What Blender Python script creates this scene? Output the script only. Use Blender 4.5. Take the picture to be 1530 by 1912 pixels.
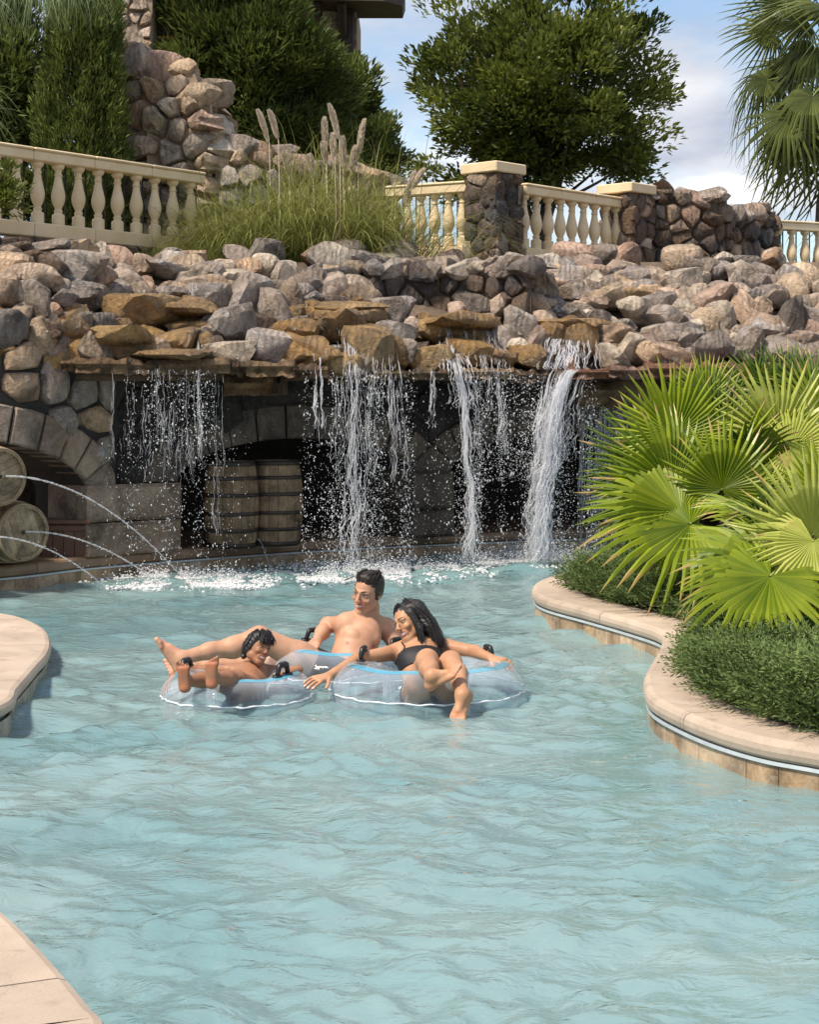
import bpy, bmesh, math, random
import numpy as np
from mathutils import Vector, Matrix, Quaternion, noise as mnoise

for o in list(bpy.data.objects):
    bpy.data.objects.remove(o)
SC = bpy.context.scene
COL = SC.collection
R = math.radians
# ------------------------------------------------------------------ camera, sky, sun, exposure
H = 1.6            # camera height above the pool water, metres
FPX = 3273.0       # focal length in pixels of the 1530 x 1912 photograph
U0, VH = 765.0, 754.0
cam = bpy.data.cameras.new('camera')
cam.sensor_fit = 'VERTICAL'
cam.sensor_height = 24.0
cam.lens = FPX / 1912.0 * 24.0
cam.shift_y = -(956.0 - VH) / 1912.0
cam.clip_start = 0.1
cam.clip_end = 3000.0
camo = bpy.data.objects.new('camera', cam)
COL.objects.link(camo)
camo.location = (0, 0, H)
camo.rotation_euler = (R(90), 0, 0)
SC.camera = camo

SUN_EL, SUN_AZ = 56.0, -132.0      # azimuth measured clockwise from +Y: high, from the left behind the camera
world = bpy.data.worlds.new('World')
SC.world = world
world.use_nodes = True
wn = world.node_tree.nodes
wl = world.node_tree.links
for n in list(wn):
    wn.remove(n)
w_out = wn.new('ShaderNodeOutputWorld')
w_bg = wn.new('ShaderNodeBackground')
w_sky = wn.new('ShaderNodeTexSky')
w_sky.sky_type = 'NISHITA'
w_sky.sun_disc = False
w_sky.sun_elevation = R(SUN_EL)
w_sky.sun_rotation = R(SUN_AZ)
w_sky.air_density = 1.0
w_sky.dust_density = 0.7
w_sky.ozone_density = 1.2
w_bg.inputs['Strength'].default_value = 0.10
# broken cloud cover, evaluated on the sky direction
w_tc = wn.new('ShaderNodeTexCoord')
w_sep = wn.new('ShaderNodeSeparateXYZ')
wl.new(w_tc.outputs['Generated'], w_sep.inputs[0])
w_z = wn.new('ShaderNodeMath'); w_z.operation = 'ADD'; w_z.inputs[1].default_value = 0.22
wl.new(w_sep.outputs['Z'], w_z.inputs[0])
w_zm = wn.new('ShaderNodeMath'); w_zm.operation = 'MAXIMUM'; w_zm.inputs[1].default_value = 0.06
wl.new(w_z.outputs[0], w_zm.inputs[0])
w_div = wn.new('ShaderNodeVectorMath'); w_div.operation = 'DIVIDE'
w_cz = wn.new('ShaderNodeCombineXYZ')
for i in range(3):
    wl.new(w_zm.outputs[0], w_cz.inputs[i])
wl.new(w_tc.outputs['Generated'], w_div.inputs[0]); wl.new(w_cz.outputs[0], w_div.inputs[1])
w_map = wn.new('ShaderNodeMapping')
w_map.inputs['Location'].default_value = (0.6, 3.61, 0.4)
w_map.inputs['Scale'].default_value = (1.0, 1.0, 1.0)
wl.new(w_div.outputs[0], w_map.inputs[0])
w_n = wn.new('ShaderNodeTexNoise')
w_n.inputs['Scale'].default_value = 1.7
w_n.inputs['Detail'].default_value = 7.0
w_n.inputs['Roughness'].default_value = 0.55
w_n.inputs['Distortion'].default_value = 0.35
wl.new(w_map.outputs[0], w_n.inputs['Vector'])
w_r = wn.new('ShaderNodeValToRGB')
w_r.color_ramp.elements[0].position = 0.40
w_r.color_ramp.elements[1].position = 0.60
wl.new(w_n.outputs['Fac'], w_r.inputs[0])
w_n2 = wn.new('ShaderNodeTexNoise')
w_n2.inputs['Scale'].default_value = 3.1
w_n2.inputs['Detail'].default_value = 5.0
wl.new(w_map.outputs[0], w_n2.inputs['Vector'])
w_r2 = wn.new('ShaderNodeValToRGB')
w_r2.color_ramp.elements[0].position = 0.38
w_r2.color_ramp.elements[0].color = (3.2, 3.5, 4.2, 1)
w_r2.color_ramp.elements[1].position = 0.58
w_r2.color_ramp.elements[1].color = (5.2, 5.3, 5.6, 1)
w_e3 = w_r2.color_ramp.elements.new(0.74)
w_e3.color = (9.5, 9.3, 9.3, 1)
wl.new(w_n2.outputs['Fac'], w_r2.inputs[0])
w_mix = wn.new('ShaderNodeMix'); w_mix.data_type = 'RGBA'
wl.new(w_r.outputs[0], w_mix.inputs[0])
wl.new(w_sky.outputs[0], w_mix.inputs[6]); wl.new(w_r2.outputs[0], w_mix.inputs[7])
wl.new(w_mix.outputs[2], w_bg.inputs['Color'])
wl.new(w_bg.outputs[0], w_out.inputs[0])

sun = bpy.data.lights.new('sun', 'SUN')
sun.energy = 3.4
sun.angle = R(7)
sun.color = (1.0, 0.90, 0.76)
suno = bpy.data.objects.new('sun', sun)
COL.objects.link(suno)
_el, _az = R(SUN_EL), R(SUN_AZ)
SUN_DIR = Vector((math.sin(_az) * math.cos(_el), math.cos(_az) * math.cos(_el), math.sin(_el)))
suno.rotation_euler = SUN_DIR.to_track_quat('Z', 'Y').to_euler()
suno.location = (0, 0, 30)

SC.view_settings.view_transform = 'Standard'
SC.view_settings.look = 'None'
SC.view_settings.gamma = 1.0
SC.view_settings.use_curve_mapping = False
SC.view_settings.exposure = 0.78
SC.render.engine = 'CYCLES'
SC.cycles.use_denoising = True
SC.cycles.max_bounces = 6
SC.cycles.diffuse_bounces = 3
SC.cycles.glossy_bounces = 3
SC.cycles.transparent_max_bounces = 16
SC.cycles.caustics_reflective = False
SC.cycles.caustics_refractive = False
SC.cycles.sample_clamp_indirect = 6.0

# ------------------------------------------------------------------ helpers
rng = np.random.default_rng(7)
random.seed(7)

def P(u, v, Y):
    """point of the place seen at pixel (u, v) of the photograph at depth Y"""
    return np.array([(u - U0) / FPX * Y, Y, H + (VH - v) / FPX * Y])

def G(u, v, z=0.0):
    """point of the horizontal plane at height z seen at pixel (u, v)"""
    Y = FPX * (H - z) / (v - VH)
    return P(u, v, Y)

def empty(name, loc=(0, 0, 0), rz=0.0):
    o = bpy.data.objects.new(name, None)
    o.empty_display_size = 0.1
    COL.objects.link(o)
    o.location = loc
    o.rotation_euler = (0, 0, rz)
    return o

def tag(o, label=None, cat=None, group=None, kind=None):
    if label: o['label'] = label
    if cat:
        o['category'] = cat
        o['kind'] = 'thing'
    if group: o['group'] = group
    if kind: o['kind'] = kind
    return o

def base_of(o):
    b = np.zeros(3)
    while o is not None:
        b = b + np.array(o.location)
        o = o.parent
    return b

def new_mesh(name, V, F, mat=None, smooth=True, flatten=False):
    me = bpy.data.meshes.new(name)
    V = np.asarray(V, dtype=np.float32).reshape(-1, 3)
    if isinstance(F, np.ndarray):
        k = F.shape[1]
        me.vertices.add(len(V)); me.vertices.foreach_set('co', V.ravel())
        me.loops.add(F.size); me.loops.foreach_set('vertex_index', F.ravel().astype(np.int32))
        me.polygons.add(len(F))
        me.polygons.foreach_set('loop_start', (np.arange(len(F)) * k).astype(np.int32))
        me.polygons.foreach_set('loop_total', np.full(len(F), k, dtype=np.int32))
        me.update(calc_edges=True)
    else:
        me.from_pydata([tuple(map(float, p)) for p in V], [], F)
        me.update()
    if smooth and len(me.polygons):
        me.polygons.foreach_set('use_smooth', np.ones(len(me.polygons), dtype=bool))
    if mat is not None:
        me.materials.append(mat)
    return me

def link(name, me, parent=None, loc=(0, 0, 0), rot=None, scale=None):
    o = bpy.data.objects.new(name, me)
    COL.objects.link(o)
    o.parent = parent
    o.location = loc
    if rot is not None:
        o.rotation_euler = rot
    if scale is not None:
        o.scale = scale
    return o

def build(name, V, F, mat, parent=None, smooth=True):
    """mesh object from world coordinates, placed under parent (which is only translated)"""
    V = np.asarray(V, dtype=float).reshape(-1, 3)
    if parent is not None:
        V = V - base_of(parent)
    return link(name, new_mesh(name, V, F, mat, smooth), parent)

class MB:
    """collects geometry in world coordinates for one mesh"""
    def __init__(s):
        s.V = []; s.F = []
    def add(s, V, F):
        n = len(s.V)
        s.V.extend([tuple(p) for p in V])
        s.F.extend([[i + n for i in f] for f in F])
    def box(s, c, size, rz=0.0, bev=0.0):
        c = np.array(c, float); hx, hy, hz = [q / 2 for q in size]
        cs, sn = math.cos(rz), math.sin(rz)
        if bev <= 0:
            pts = [(x, y, z) for z in (-hz, hz) for x, y in ((-hx, -hy), (hx, -hy), (hx, hy), (-hx, hy))]
            F = [[3, 2, 1, 0], [4, 5, 6, 7], [0, 1, 5, 4], [1, 2, 6, 5], [2, 3, 7, 6], [3, 0, 4, 7]]
        else:
            b = min(bev, hx * .9, hy * .9, hz * .9)
            pts = []
            for z, i in ((-hz, b), (-hz + b, 0), (hz - b, 0), (hz, b)):
                for x, y, ax, ay in ((-hx, -hy, 1, 0), (hx, -hy, -1, 0), (hx, -hy, 0, 1), (hx, hy, 0, -1),
                                     (hx, hy, -1, 0), (-hx, hy, 1, 0), (-hx, hy, 0, -1), (-hx, -hy, 0, 1)):
                    sx, sy = (1 if x < 0 else -1), (1 if y < 0 else -1)
                    px = x + ax * b + sx * i * (0 if ax else 1) + sx * i * (1 if ax else 0)
                    py = y + ay * b + sy * i
                    pts.append((px, py, z))
            F = [[7, 6, 5, 4, 3, 2, 1, 0], [24 + k for k in range(8)]]
            for r in range(3):
                for k in range(8):
                    k2 = (k + 1) % 8
                    F.append([r * 8 + k, r * 8 + k2, r * 8 + 8 + k2, r * 8 + 8 + k])
        V = [(c[0] + x * cs - y * sn, c[1] + x * sn + y * cs, c[2] + z) for x, y, z in pts]
        s.add(V, F)
        return s
    def tube(s, pts, rad, n=6, cap=True):
        pts = np.asarray(pts, float)
        m = len(pts)
        rad = np.full(m, rad) if np.isscalar(rad) else np.asarray(rad, float)
        T = np.gradient(pts, axis=0)
        T /= np.linalg.norm(T, axis=1)[:, None] + 1e-12
        a = np.array([0, 0, 1.0]) if abs(T[0][2]) < .9 else np.array([1.0, 0, 0])
        V = []
        u = np.cross(T[0], a); u /= np.linalg.norm(u)
        for i in range(m):
            u = u - T[i] * u.dot(T[i]); u /= np.linalg.norm(u) + 1e-12
            w = np.cross(T[i], u)
            for k in range(n):
                t = 2 * math.pi * k / n
                V.append(pts[i] + rad[i] * (u * math.cos(t) + w * math.sin(t)))
        F = []
        for i in range(m - 1):
            for k in range(n):
                k2 = (k + 1) % n
                F.append([i * n + k, i * n + k2, i * n + n + k2, i * n + n + k])
        if cap:
            F.append(list(range(n))[::-1]); F.append([(m - 1) * n + k for k in range(n)])
        s.add(V, F)
        return s
    def lathe(s, prof, c, n=20, square=None):
        c = np.array(c, float)
        V = []; F = []
        for i, (r, z) in enumerate(prof):
            for k in range(n):
                t = 2 * math.pi * (k + .5) / n
                x, y = r * math.cos(t), r * math.sin(t)
                if square and square[i]:
                    q = max(abs(math.cos(t)), abs(math.sin(t)))
                    x, y = x / q, y / q
                V.append(c + np.array([x, y, z]))
        for i in range(len(prof) - 1):
            for k in range(n):
                k2 = (k + 1) % n
                F.append([i * n + k, i * n + k2, i * n + n + k2, i * n + n + k])
        F.append(list(range(n))[::-1]); F.append([(len(prof) - 1) * n + k for k in range(n)])
        s.add(V, F)
        return s
    def build(s, name, mat, parent=None, smooth=False):
        return build(name, s.V, s.F, mat, parent, smooth)

# ------------------------------------------------------------------ materials
MATS = {}
def nodes_of(name):
    m = bpy.data.materials.new(name)
    m.use_nodes = True
    nt = m.node_tree
    b = nt.nodes['Principled BSDF']
    MATS[name] = m
    return m, nt, b

def N(nt, typ, **kw):
    n = nt.nodes.new(typ)
    for k, v in kw.items():
        if k.startswith('_'):
            setattr(n, k[1:], v)
        else:
            n.inputs[k.replace('__', ' ')].default_value = v
    return n

def ramp(nt, stops, interp='LINEAR'):
    r = nt.nodes.new('ShaderNodeValToRGB')
    cr = r.color_ramp
    cr.interpolation = interp
    while len(cr.elements) < len(stops):
        cr.elements.new(0.5)
    for e, (p, c) in zip(cr.elements, stops):
        e.position = p
        e.color = (c[0], c[1], c[2], 1) if not np.isscalar(c) else (c, c, c, 1)
    return r

def mixc(nt, fac, a, b, mode='MIX'):
    m = nt.nodes.new('ShaderNodeMix'); m.data_type = 'RGBA'; m.blend_type = mode
    for sock, val in ((m.inputs[0], fac), (m.inputs[6], a), (m.inputs[7], b)):
        if hasattr(val, 'is_output') or isinstance(val, bpy.types.NodeSocket):
            nt.links.new(val, sock)
        elif np.isscalar(val):
            sock.default_value = val
        else:
            sock.default_value = (val[0], val[1], val[2], 1)
    return m.outputs[2]

def bump(nt, b, height, strength=0.4, dist=0.02):
    bp = N(nt, 'ShaderNodeBump', Strength=strength, Distance=dist)
    nt.links.new(height, bp.inputs['Height'])
    nt.links.new(bp.outputs[0], b.inputs['Normal'])
    return bp

def coords(nt, scale=None, obj=True):
    tc = nt.nodes.new('ShaderNodeTexCoord')
    return tc.outputs['Object']

def wpos(nt):
    return nt.nodes.new('ShaderNodeNewGeometry').outputs['Position']

def noise_node(nt, vec, scale, detail=4, rough=.55, dist=0.0):
    n = N(nt, 'ShaderNodeTexNoise', Scale=scale, Detail=detail, Roughness=rough, Distortion=dist)
    nt.links.new(vec, n.inputs['Vector'])
    return n.outputs['Fac']

def stone_mat(name, palette, rough=0.85, patch=(0.42, .40, .39), patch_amt=.35, scale=9.0, bstr=.6, spec=.3, warm=None):
    """natural stone: tone by stone, veins and mineral patches by noise, fine relief"""
    m, nt, b = nodes_of(name)
    oi = nt.nodes.new('ShaderNodeObjectInfo')
    rp = ramp(nt, [(i / max(1, len(palette) - 1), c) for i, c in enumerate(palette)])
    nt.links.new(oi.outputs['Random'], rp.inputs[0])
    p = wpos(nt)
    n1 = noise_node(nt, p, scale * .45, 6, .62, .6)
    n2 = noise_node(nt, p, scale * 1.6, 6, .7, 1.2)
    r1 = ramp(nt, [(.32, .36), (.50, .95), (.72, 1.5)])
    nt.links.new(n1, r1.inputs[0])
    c = mixc(nt, 1.0, rp.outputs[0], r1.outputs[0], 'MULTIPLY')
    r2 = ramp(nt, [(.52, 0.0), (.68, patch_amt)])
    nt.links.new(n2, r2.inputs[0])
    c = mixc(nt, r2.outputs[0], c, patch)
    if warm:
        n3 = noise_node(nt, p, scale * .22, 3, .5, .3)
        r3 = ramp(nt, [(.45, 0.0), (.62, warm[1])])
        nt.links.new(n3, r3.inputs[0])
        c = mixc(nt, r3.outputs[0], c, warm[0])
    n4 = noise_node(nt, p, scale * 5, 5, .7)
    r4 = ramp(nt, [(.3, .72), (.7, 1.2)])
    nt.links.new(n4, r4.inputs[0])
    c = mixc(nt, .8, c, r4.outputs[0], 'MULTIPLY')
    nt.links.new(c, b.inputs['Base Color'])
    b.inputs['Roughness'].default_value = rough
    b.inputs['Specular IOR Level'].default_value = spec
    # layered relief
    wv = N(nt, 'ShaderNodeTexWave', Scale=scale * .5, Distortion=9.0, Detail=4.0)
    nt.links.new(p, wv.inputs['Vector'])
    ad = nt.nodes.new('ShaderNodeMath'); ad.operation = 'MULTIPLY_ADD'; ad.inputs[1].default_value = .25
    nt.links.new(wv.outputs['Fac'], ad.inputs[0]); nt.links.new(n2, ad.inputs[2])
    ad2 = nt.nodes.new('ShaderNodeMath'); ad2.operation = 'MULTIPLY_ADD'; ad2.inputs[1].default_value = .3
    nt.links.new(n4, ad2.inputs[0]); nt.links.new(ad.outputs[0], ad2.inputs[2])
    bump(nt, b, ad2.outputs[0], min(1, bstr * 1.4), .08)
    return m

def plain_mat(name, col, col2=None, scale=8.0, rough=.7, bstr=.15, spec=.4, detail=5, obj=False, bd=.01, metallic=0.0, fac=(.35, .65)):
    m, nt, b = nodes_of(name)
    p = wpos(nt) if not obj else coords(nt)
    n1 = noise_node(nt, p, scale, detail, .6, .4)
    r1 = ramp(nt, [(fac[0], col), (fac[1], col2 or col)])
    nt.links.new(n1, r1.inputs[0])
    nt.links.new(r1.outputs[0], b.inputs['Base Color'])
    b.inputs['Roughness'].default_value = rough
    b.inputs['Specular IOR Level'].default_value = spec
    b.inputs['Metallic'].default_value = metallic
    if bstr > 0:
        n2 = noise_node(nt, p, scale * 4, 5, .65)
        bump(nt, b, n2, bstr, bd)
    return m

def leaf_mat(name, c_dark, c_light, trans=.35, rough=.45, spec=.4, scale=3.0, rnd=True, tcol=None, dry=None):
    """foliage: diffuse + translucent, tone varied by leaf and by clump"""
    m, nt, b = nodes_of(name)
    p = wpos(nt)
    n1 = noise_node(nt, p, scale, 3, .6)
    at = nt.nodes.new('ShaderNodeAttribute'); at.attribute_name = 'tone'
    ad = nt.nodes.new('ShaderNodeMath'); ad.operation = 'MULTIPLY_ADD'; ad.inputs[1].default_value = .5
    nt.links.new(at.outputs['Fac'], ad.inputs[0])
    sb = nt.nodes.new('ShaderNodeMath'); sb.operation = 'MULTIPLY_ADD'; sb.inputs[1].default_value = 1.0; sb.inputs[2].default_value = -.25
    nt.links.new(n1, sb.inputs[0]); nt.links.new(sb.outputs[0], ad.inputs[2])
    r1 = ramp(nt, [(.15, c_dark), (.8, c_light), (1.0, dry or c_light)])
    nt.links.new(ad.outputs[0], r1.inputs[0])
    nt.links.new(r1.outputs[0], b.inputs['Base Color'])
    b.inputs['Roughness'].default_value = rough
    b.inputs['Specular IOR Level'].default_value = spec
    t = nt.nodes.new('ShaderNodeBsdfTranslucent')
    if tcol is not None:
        c = mixc(nt, 1.0, r1.outputs[0], tcol, 'MULTIPLY')
        nt.links.new(c, t.inputs[0])
    else:
        nt.links.new(r1.outputs[0], t.inputs[0])
    mx = nt.nodes.new('ShaderNodeMixShader'); mx.inputs[0].default_value = trans
    nt.links.new(b.outputs[0], mx.inputs[1]); nt.links.new(t.outputs[0], mx.inputs[2])
    out = nt.nodes['Material Output']
    nt.links.new(mx.outputs[0], out.inputs[0])
    return m

def set_tone(me, per_face_tone, k):
    """store one tone per vertex (k verts per leaf)"""
    a = me.attributes.new('tone', 'FLOAT', 'POINT')
    a.data.foreach_set('value', np.repeat(per_face_tone, k).astype(np.float32))

# real-world base colours
PAL_MIX = [(.13, .11, .095), (.36, .27, .19), (.21, .18, .165), (.44, .31, .20), (.29, .25, .22), (.38, .23, .155), (.48, .40, .31), (.18, .15, .135)]
PAL_LIGHT = [(.52, .42, .31), (.44, .36, .28), (.60, .50, .39), (.48, .33, .23), (.54, .47, .39), (.45, .29, .21), (.64, .55, .44)]
PAL_DARK = [(.045, .04, .042), (.10, .085, .075), (.07, .07, .075), (.15, .11, .085), (.085, .07, .065), (.19, .13, .085), (.06, .055, .06)]
PAL_TAN = [(.52, .37, .24), (.42, .31, .22), (.58, .44, .30), (.46, .29, .175), (.36, .29, .235), (.54, .41, .30)]
PAL_WET = [(.30, .17, .055), (.36, .21, .075), (.24, .13, .045), (.40, .26, .11), (.27, .16, .07)]
PAL_GREY = [(.25, .215, .19), (.35, .30, .265), (.18, .16, .15), (.42, .36, .31), (.29, .235, .20), (.46, .40, .36)]
M_STONE = stone_mat('fieldstone', PAL_MIX)
M_LIGHT = stone_mat('pale_fieldstone', PAL_LIGHT, patch=(.6, .56, .52), patch_amt=.3)
M_DARK = stone_mat('dark_fieldstone', PAL_DARK, patch=(.26, .24, .23), patch_amt=.3, warm=((.24, .14, .07), .35))
M_TAN = stone_mat('tan_fieldstone', PAL_TAN, patch=(.55, .47, .38), patch_amt=.3)
M_GREY = stone_mat('grey_boulder', PAL_GREY, patch=(.62, .60, .59), patch_amt=.55, warm=((.34, .22, .13), .35))
M_WET = stone_mat('wet_ochre_stone', PAL_WET, rough=.32, patch=(.16, .10, .05), patch_amt=.5, spec=.6)
M_ARCH = stone_mat('arch_block', [(.25, .185, .135), (.33, .25, .185), (.19, .155, .125), (.29, .21, .15)], patch=(.36, .32, .29), patch_amt=.3, warm=((.22, .13, .07), .3), scale=6, bstr=.4)
M_MORTAR = plain_mat('mortar', (.17, .12, .08), (.09, .07, .055), scale=6, rough=.95, bstr=.5)
M_MORTAR_L = plain_mat('pale_mortar', (.36, .27, .18), (.24, .18, .13), scale=6, rough=.95, bstr=.5)
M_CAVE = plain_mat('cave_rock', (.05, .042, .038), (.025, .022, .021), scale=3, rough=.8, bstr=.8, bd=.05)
M_CREAM = plain_mat('cast_stone_cream', (.64, .49, .29), (.72, .58, .38), scale=3.5, rough=.75, bstr=.12)
M_IRON = plain_mat('black_iron', (.012, .011, .011), (.02, .018, .016), rough=.5, bstr=.05)
def coping_mat(name, c1, c2, stain, rough):
    m, nt, b = nodes_of(name)
    p = wpos(nt)
    oi = nt.nodes.new('ShaderNodeObjectInfo')
    r0 = ramp(nt, [(0, .90), (1, 1.08)])
    nt.links.new(oi.outputs['Random'], r0.inputs[0])
    n1 = noise_node(nt, p, 2.3, 5, .6, .5)
    r1 = ramp(nt, [(.32, c1), (.68, c2)])
    nt.links.new(n1, r1.inputs[0])
    c = mixc(nt, 1.0, r1.outputs[0], r0.outputs[0], 'MULTIPLY')
    n2 = noise_node(nt, p, 6.5, 6, .7, 1.2)
    r2 = ramp(nt, [(.54, 0.0), (.70, .55)])
    nt.links.new(n2, r2.inputs[0])
    c = mixc(nt, r2.outputs[0], c, stain)
    n3 = noise_node(nt, p, 140, 3, .7)
    r3 = ramp(nt, [(.30, .62), (.42, 1.0), (.75, 1.08)])
    nt.links.new(n3, r3.inputs[0])
    c = mixc(nt, .8, c, r3.outputs[0], 'MULTIPLY')
    nt.links.new(c, b.inputs['Base Color'])
    rr = ramp(nt, [(.5, rough), (.7, rough * .6)])
    nt.links.new(n2, rr.inputs[0]); nt.links.new(rr.outputs[0], b.inputs['Roughness'])
    bump(nt, b, n3, .25, .004)
    return m
M_COPING = coping_mat('coping_concrete', (.40, .31, .235), (.54, .43, .33), (.27, .20, .15), .7)
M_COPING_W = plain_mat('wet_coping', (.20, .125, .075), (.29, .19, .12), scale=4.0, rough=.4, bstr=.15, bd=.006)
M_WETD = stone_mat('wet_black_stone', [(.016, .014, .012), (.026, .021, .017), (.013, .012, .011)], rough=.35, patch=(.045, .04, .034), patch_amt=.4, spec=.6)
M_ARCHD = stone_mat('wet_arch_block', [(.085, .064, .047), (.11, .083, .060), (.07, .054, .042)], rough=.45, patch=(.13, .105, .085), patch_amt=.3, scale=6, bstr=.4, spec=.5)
# ------------------------------------------------------------------ pool: floor, water, edges
def smooth_path(pts, step=.05, it=3):
    """Catmull-Rom through xy points, resampled evenly"""
    p = np.asarray(pts, float)
    p = np.vstack([2 * p[0] - p[1], p, 2 * p[-1] - p[-2]])
    out = []
    for i in range(1, len(p) - 2):
        for t in np.linspace(0, 1, 24, endpoint=False):
            a, b, c, d = p[i - 1], p[i], p[i + 1], p[i + 2]
            out.append(.5 * ((2 * b) + (-a + c) * t + (2 * a - 5 * b + 4 * c - d) * t * t + (-a + 3 * b - 3 * c + d) * t ** 3))
    out.append(p[-2])
    q = np.array(out)
    L = np.r_[0, np.cumsum(np.linalg.norm(np.diff(q, axis=0), axis=1))]
    n = max(2, int(L[-1] / step))
    s = np.linspace(0, L[-1], n)
    return np.stack([np.interp(s, L, q[:, k]) for k in range(q.shape[1])], 1), s

def path_normals(q):
    t = np.gradient(q, axis=0)
    t /= np.linalg.norm(t, axis=1)[:, None] + 1e-12
    return np.stack([t[:, 1], -t[:, 0]], 1)      # right-hand side of travel

def sweep(q, n, prof, closed_ends=True):
    """profile points (d, z): d metres along n from the path"""
    V = []; F = []
    m = len(prof)
    for i in range(len(q)):
        for d, z in prof:
            V.append((q[i][0] + n[i][0] * d, q[i][1] + n[i][1] * d, z))
    for i in range(len(q) - 1):
        for k in range(m):
            k2 = (k + 1) % m
            F.append([i * m + k, i * m + k2, i * m + m + k2, i * m + m + k])
    if closed_ends:
        F.append(list(range(m))); F.append([(len(q) - 1) * m + k for k in range(m)][::-1])
    return V, F

M_TRIM = plain_mat('waterline_trim_metal', (.55, .60, .62), (.45, .50, .52), rough=.3, bstr=0)
M_TILE = stone_mat('travertine_waterline_tile', [(.46, .31, .18), (.36, .24, .14), (.52, .38, .25), (.40, .27, .17)], rough=.4, patch=(.5, .42, .33), patch_amt=.35, scale=8, bstr=.12)
M_TILE_G = stone_mat('pale_waterline_tile', [(.42, .36, .26), (.36, .33, .25), (.47, .41, .31)], rough=.4, patch=(.5, .47, .4), patch_amt=.3, scale=8, bstr=.1)
M_PLASTER = plain_mat('pool_plaster', (.40, .54, .53), (.47, .60, .58), scale=1.5, rough=.8, bstr=0)

def pool_edge(name, pts, width, seg, z_top=.22, side=1, coping=M_COPING, tile_mat=M_TILE, tile_w=.2, thick=.105, gap=.009, trim=True, in_land=None):
    """coping slabs, metal trim and waterline tiles along a path; land lies on the 'side' of travel"""
    q, s = smooth_path(pts, .04)
    n = path_normals(q) * side
    root = empty(name, (float(q[len(q) // 2][0]), float(q[len(q) // 2][1]), 0.0))
    tag(root, kind='structure')
    b = .028
    prof = [(b * .2, z_top - thick + b * .6), (0, z_top - thick * .55), (b * .12, z_top - b * .9), (b * .5, z_top - b * .3), (b * 1.3, z_top),
            (width, z_top), (width, z_top - thick), (b, z_top - thick)]
    k = max(1, int(seg / .04))
    for i in range(0, len(q) - 1, k):
        j = min(len(q) - 1, i + k)
        qq, nn = q[i:j + 1].copy(), n[i:j + 1]
        if len(qq) < 2:
            continue
        t0 = qq[1] - qq[0]; t0 /= np.linalg.norm(t0)
        t1 = qq[-1] - qq[-2]; t1 /= np.linalg.norm(t1)
        qq[0] += t0 * gap / 2; qq[-1] -= t1 * gap / 2
        V, F = sweep(qq, nn, prof)
        o = build('coping_slab', V, F, coping, root, smooth=False)
    # bedding under the joints
    V, F = sweep(q, n, [(.022, z_top - .012), (.022, z_top - thick + .005), (width - .01, z_top - thick + .005), (width - .01, z_top - .012)])
    build('coping_bed', V, F, M_MORTAR, root, False)
    if trim:
        V, F = sweep(q, n, [(.012, z_top - thick - .003), (.012, z_top - thick - .018), (.06, z_top - thick - .018), (.06, z_top - thick - .003)])
        build('waterline_trim', V, F, M_TRIM, root, False)
    kt = max(1, int(round(tile_w / .04)))
    for i in range(0, len(q) - 1, kt):
        j = min(len(q) - 1, i + kt)
        qq = q[i:j + 1].copy()
        if len(qq) < 2:
            continue
        t0 = qq[1] - qq[0]; t0 /= np.linalg.norm(t0)
        t1 = qq[-1] - qq[-2]; t1 /= np.linalg.norm(t1)
        qq[0] += t0 * .002; qq[-1] -= t1 * .002
        d = .024 + random.uniform(-.002, .002)
        V, F = sweep(qq, n[i:j + 1], [(d, z_top - thick - .02), (d, -.16), (d + .02, -.16), (d + .02, z_top - thick - .02)])
        build('waterline_tile', V, F, tile_mat, root, False)
    V, F = sweep(q, n, [(.034, z_top - thick - .02), (.034, -1.05), (.3, -1.05), (.3, z_top - thick - .02)])
    build('pool_wall', V, F, M_PLASTER, root, False)
    return root, q, n

def gxy(lst, z=.22):
    return [tuple(G(u, v, z)[:2]) for u, v in lst]

right_pts = [(6.0, 15.9), (3.0, 15.7), (2.0, 15.3)] + gxy([(1077, 1066), (1030, 1074), (1001, 1086), (994, 1100), (1016, 1115), (1102, 1138), (1181, 1160), (1228, 1176), (1237, 1190),
    (1226, 1216), (1206, 1250), (1202, 1273), (1214, 1298), (1262, 1325), (1332, 1353), (1422, 1378), (1530, 1397)], .185) + [(2.05, 6.75), (3.2, 6.3), (6.0, 5.8)]
R_EDGE, RQ, RN = pool_edge('planter_edge', right_pts, .34, 1.35, z_top=.185, side=-1, thick=.09)
left_pts = [(-9.0, 13.6), (-5.2, 12.9)] + gxy([(-60, 1136), (0, 1143), (45, 1152), (82, 1170), (95, 1192), (91, 1216), (72, 1238), (36, 1280), (0, 1316)], .15) + \
    [(-2.3, 7.35), (-2.5, 6.8), (-2.3, 6.2), (-1.75, 5.75), (-1.40, 5.38)] + gxy([(0, 1690), (45, 1728), (95, 1780), (140, 1830), (178, 1876), (205, 1914)], .15) + [(-.60, 3.55), (-.53, 3.0), (-.47, 2.3), (-.45, 0.0)]
L_EDGE, LQ, LN = pool_edge('deck_edge', left_pts, 1.1, 1.36, z_top=.15, side=1, thick=.075, tile_mat=M_TILE_G, tile_w=.12, trim=False)
far_pts = [(-9.0, 12.6), (-6.0, 13.6), (-4.6, 14.25)] + [tuple(G(u, v, 0)[:2]) for u, v in [(0, 1105), (200, 1081), (500, 1056), (700, 1043), (880, 1034), (1090, 1025)]] + [(4, 20.0), (8, 21.0)]
F_EDGE, FQ, FN = pool_edge('grotto_walk_edge', far_pts, .42, 1.6, side=-1, coping=M_COPING_W, tile_w=.28)

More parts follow.
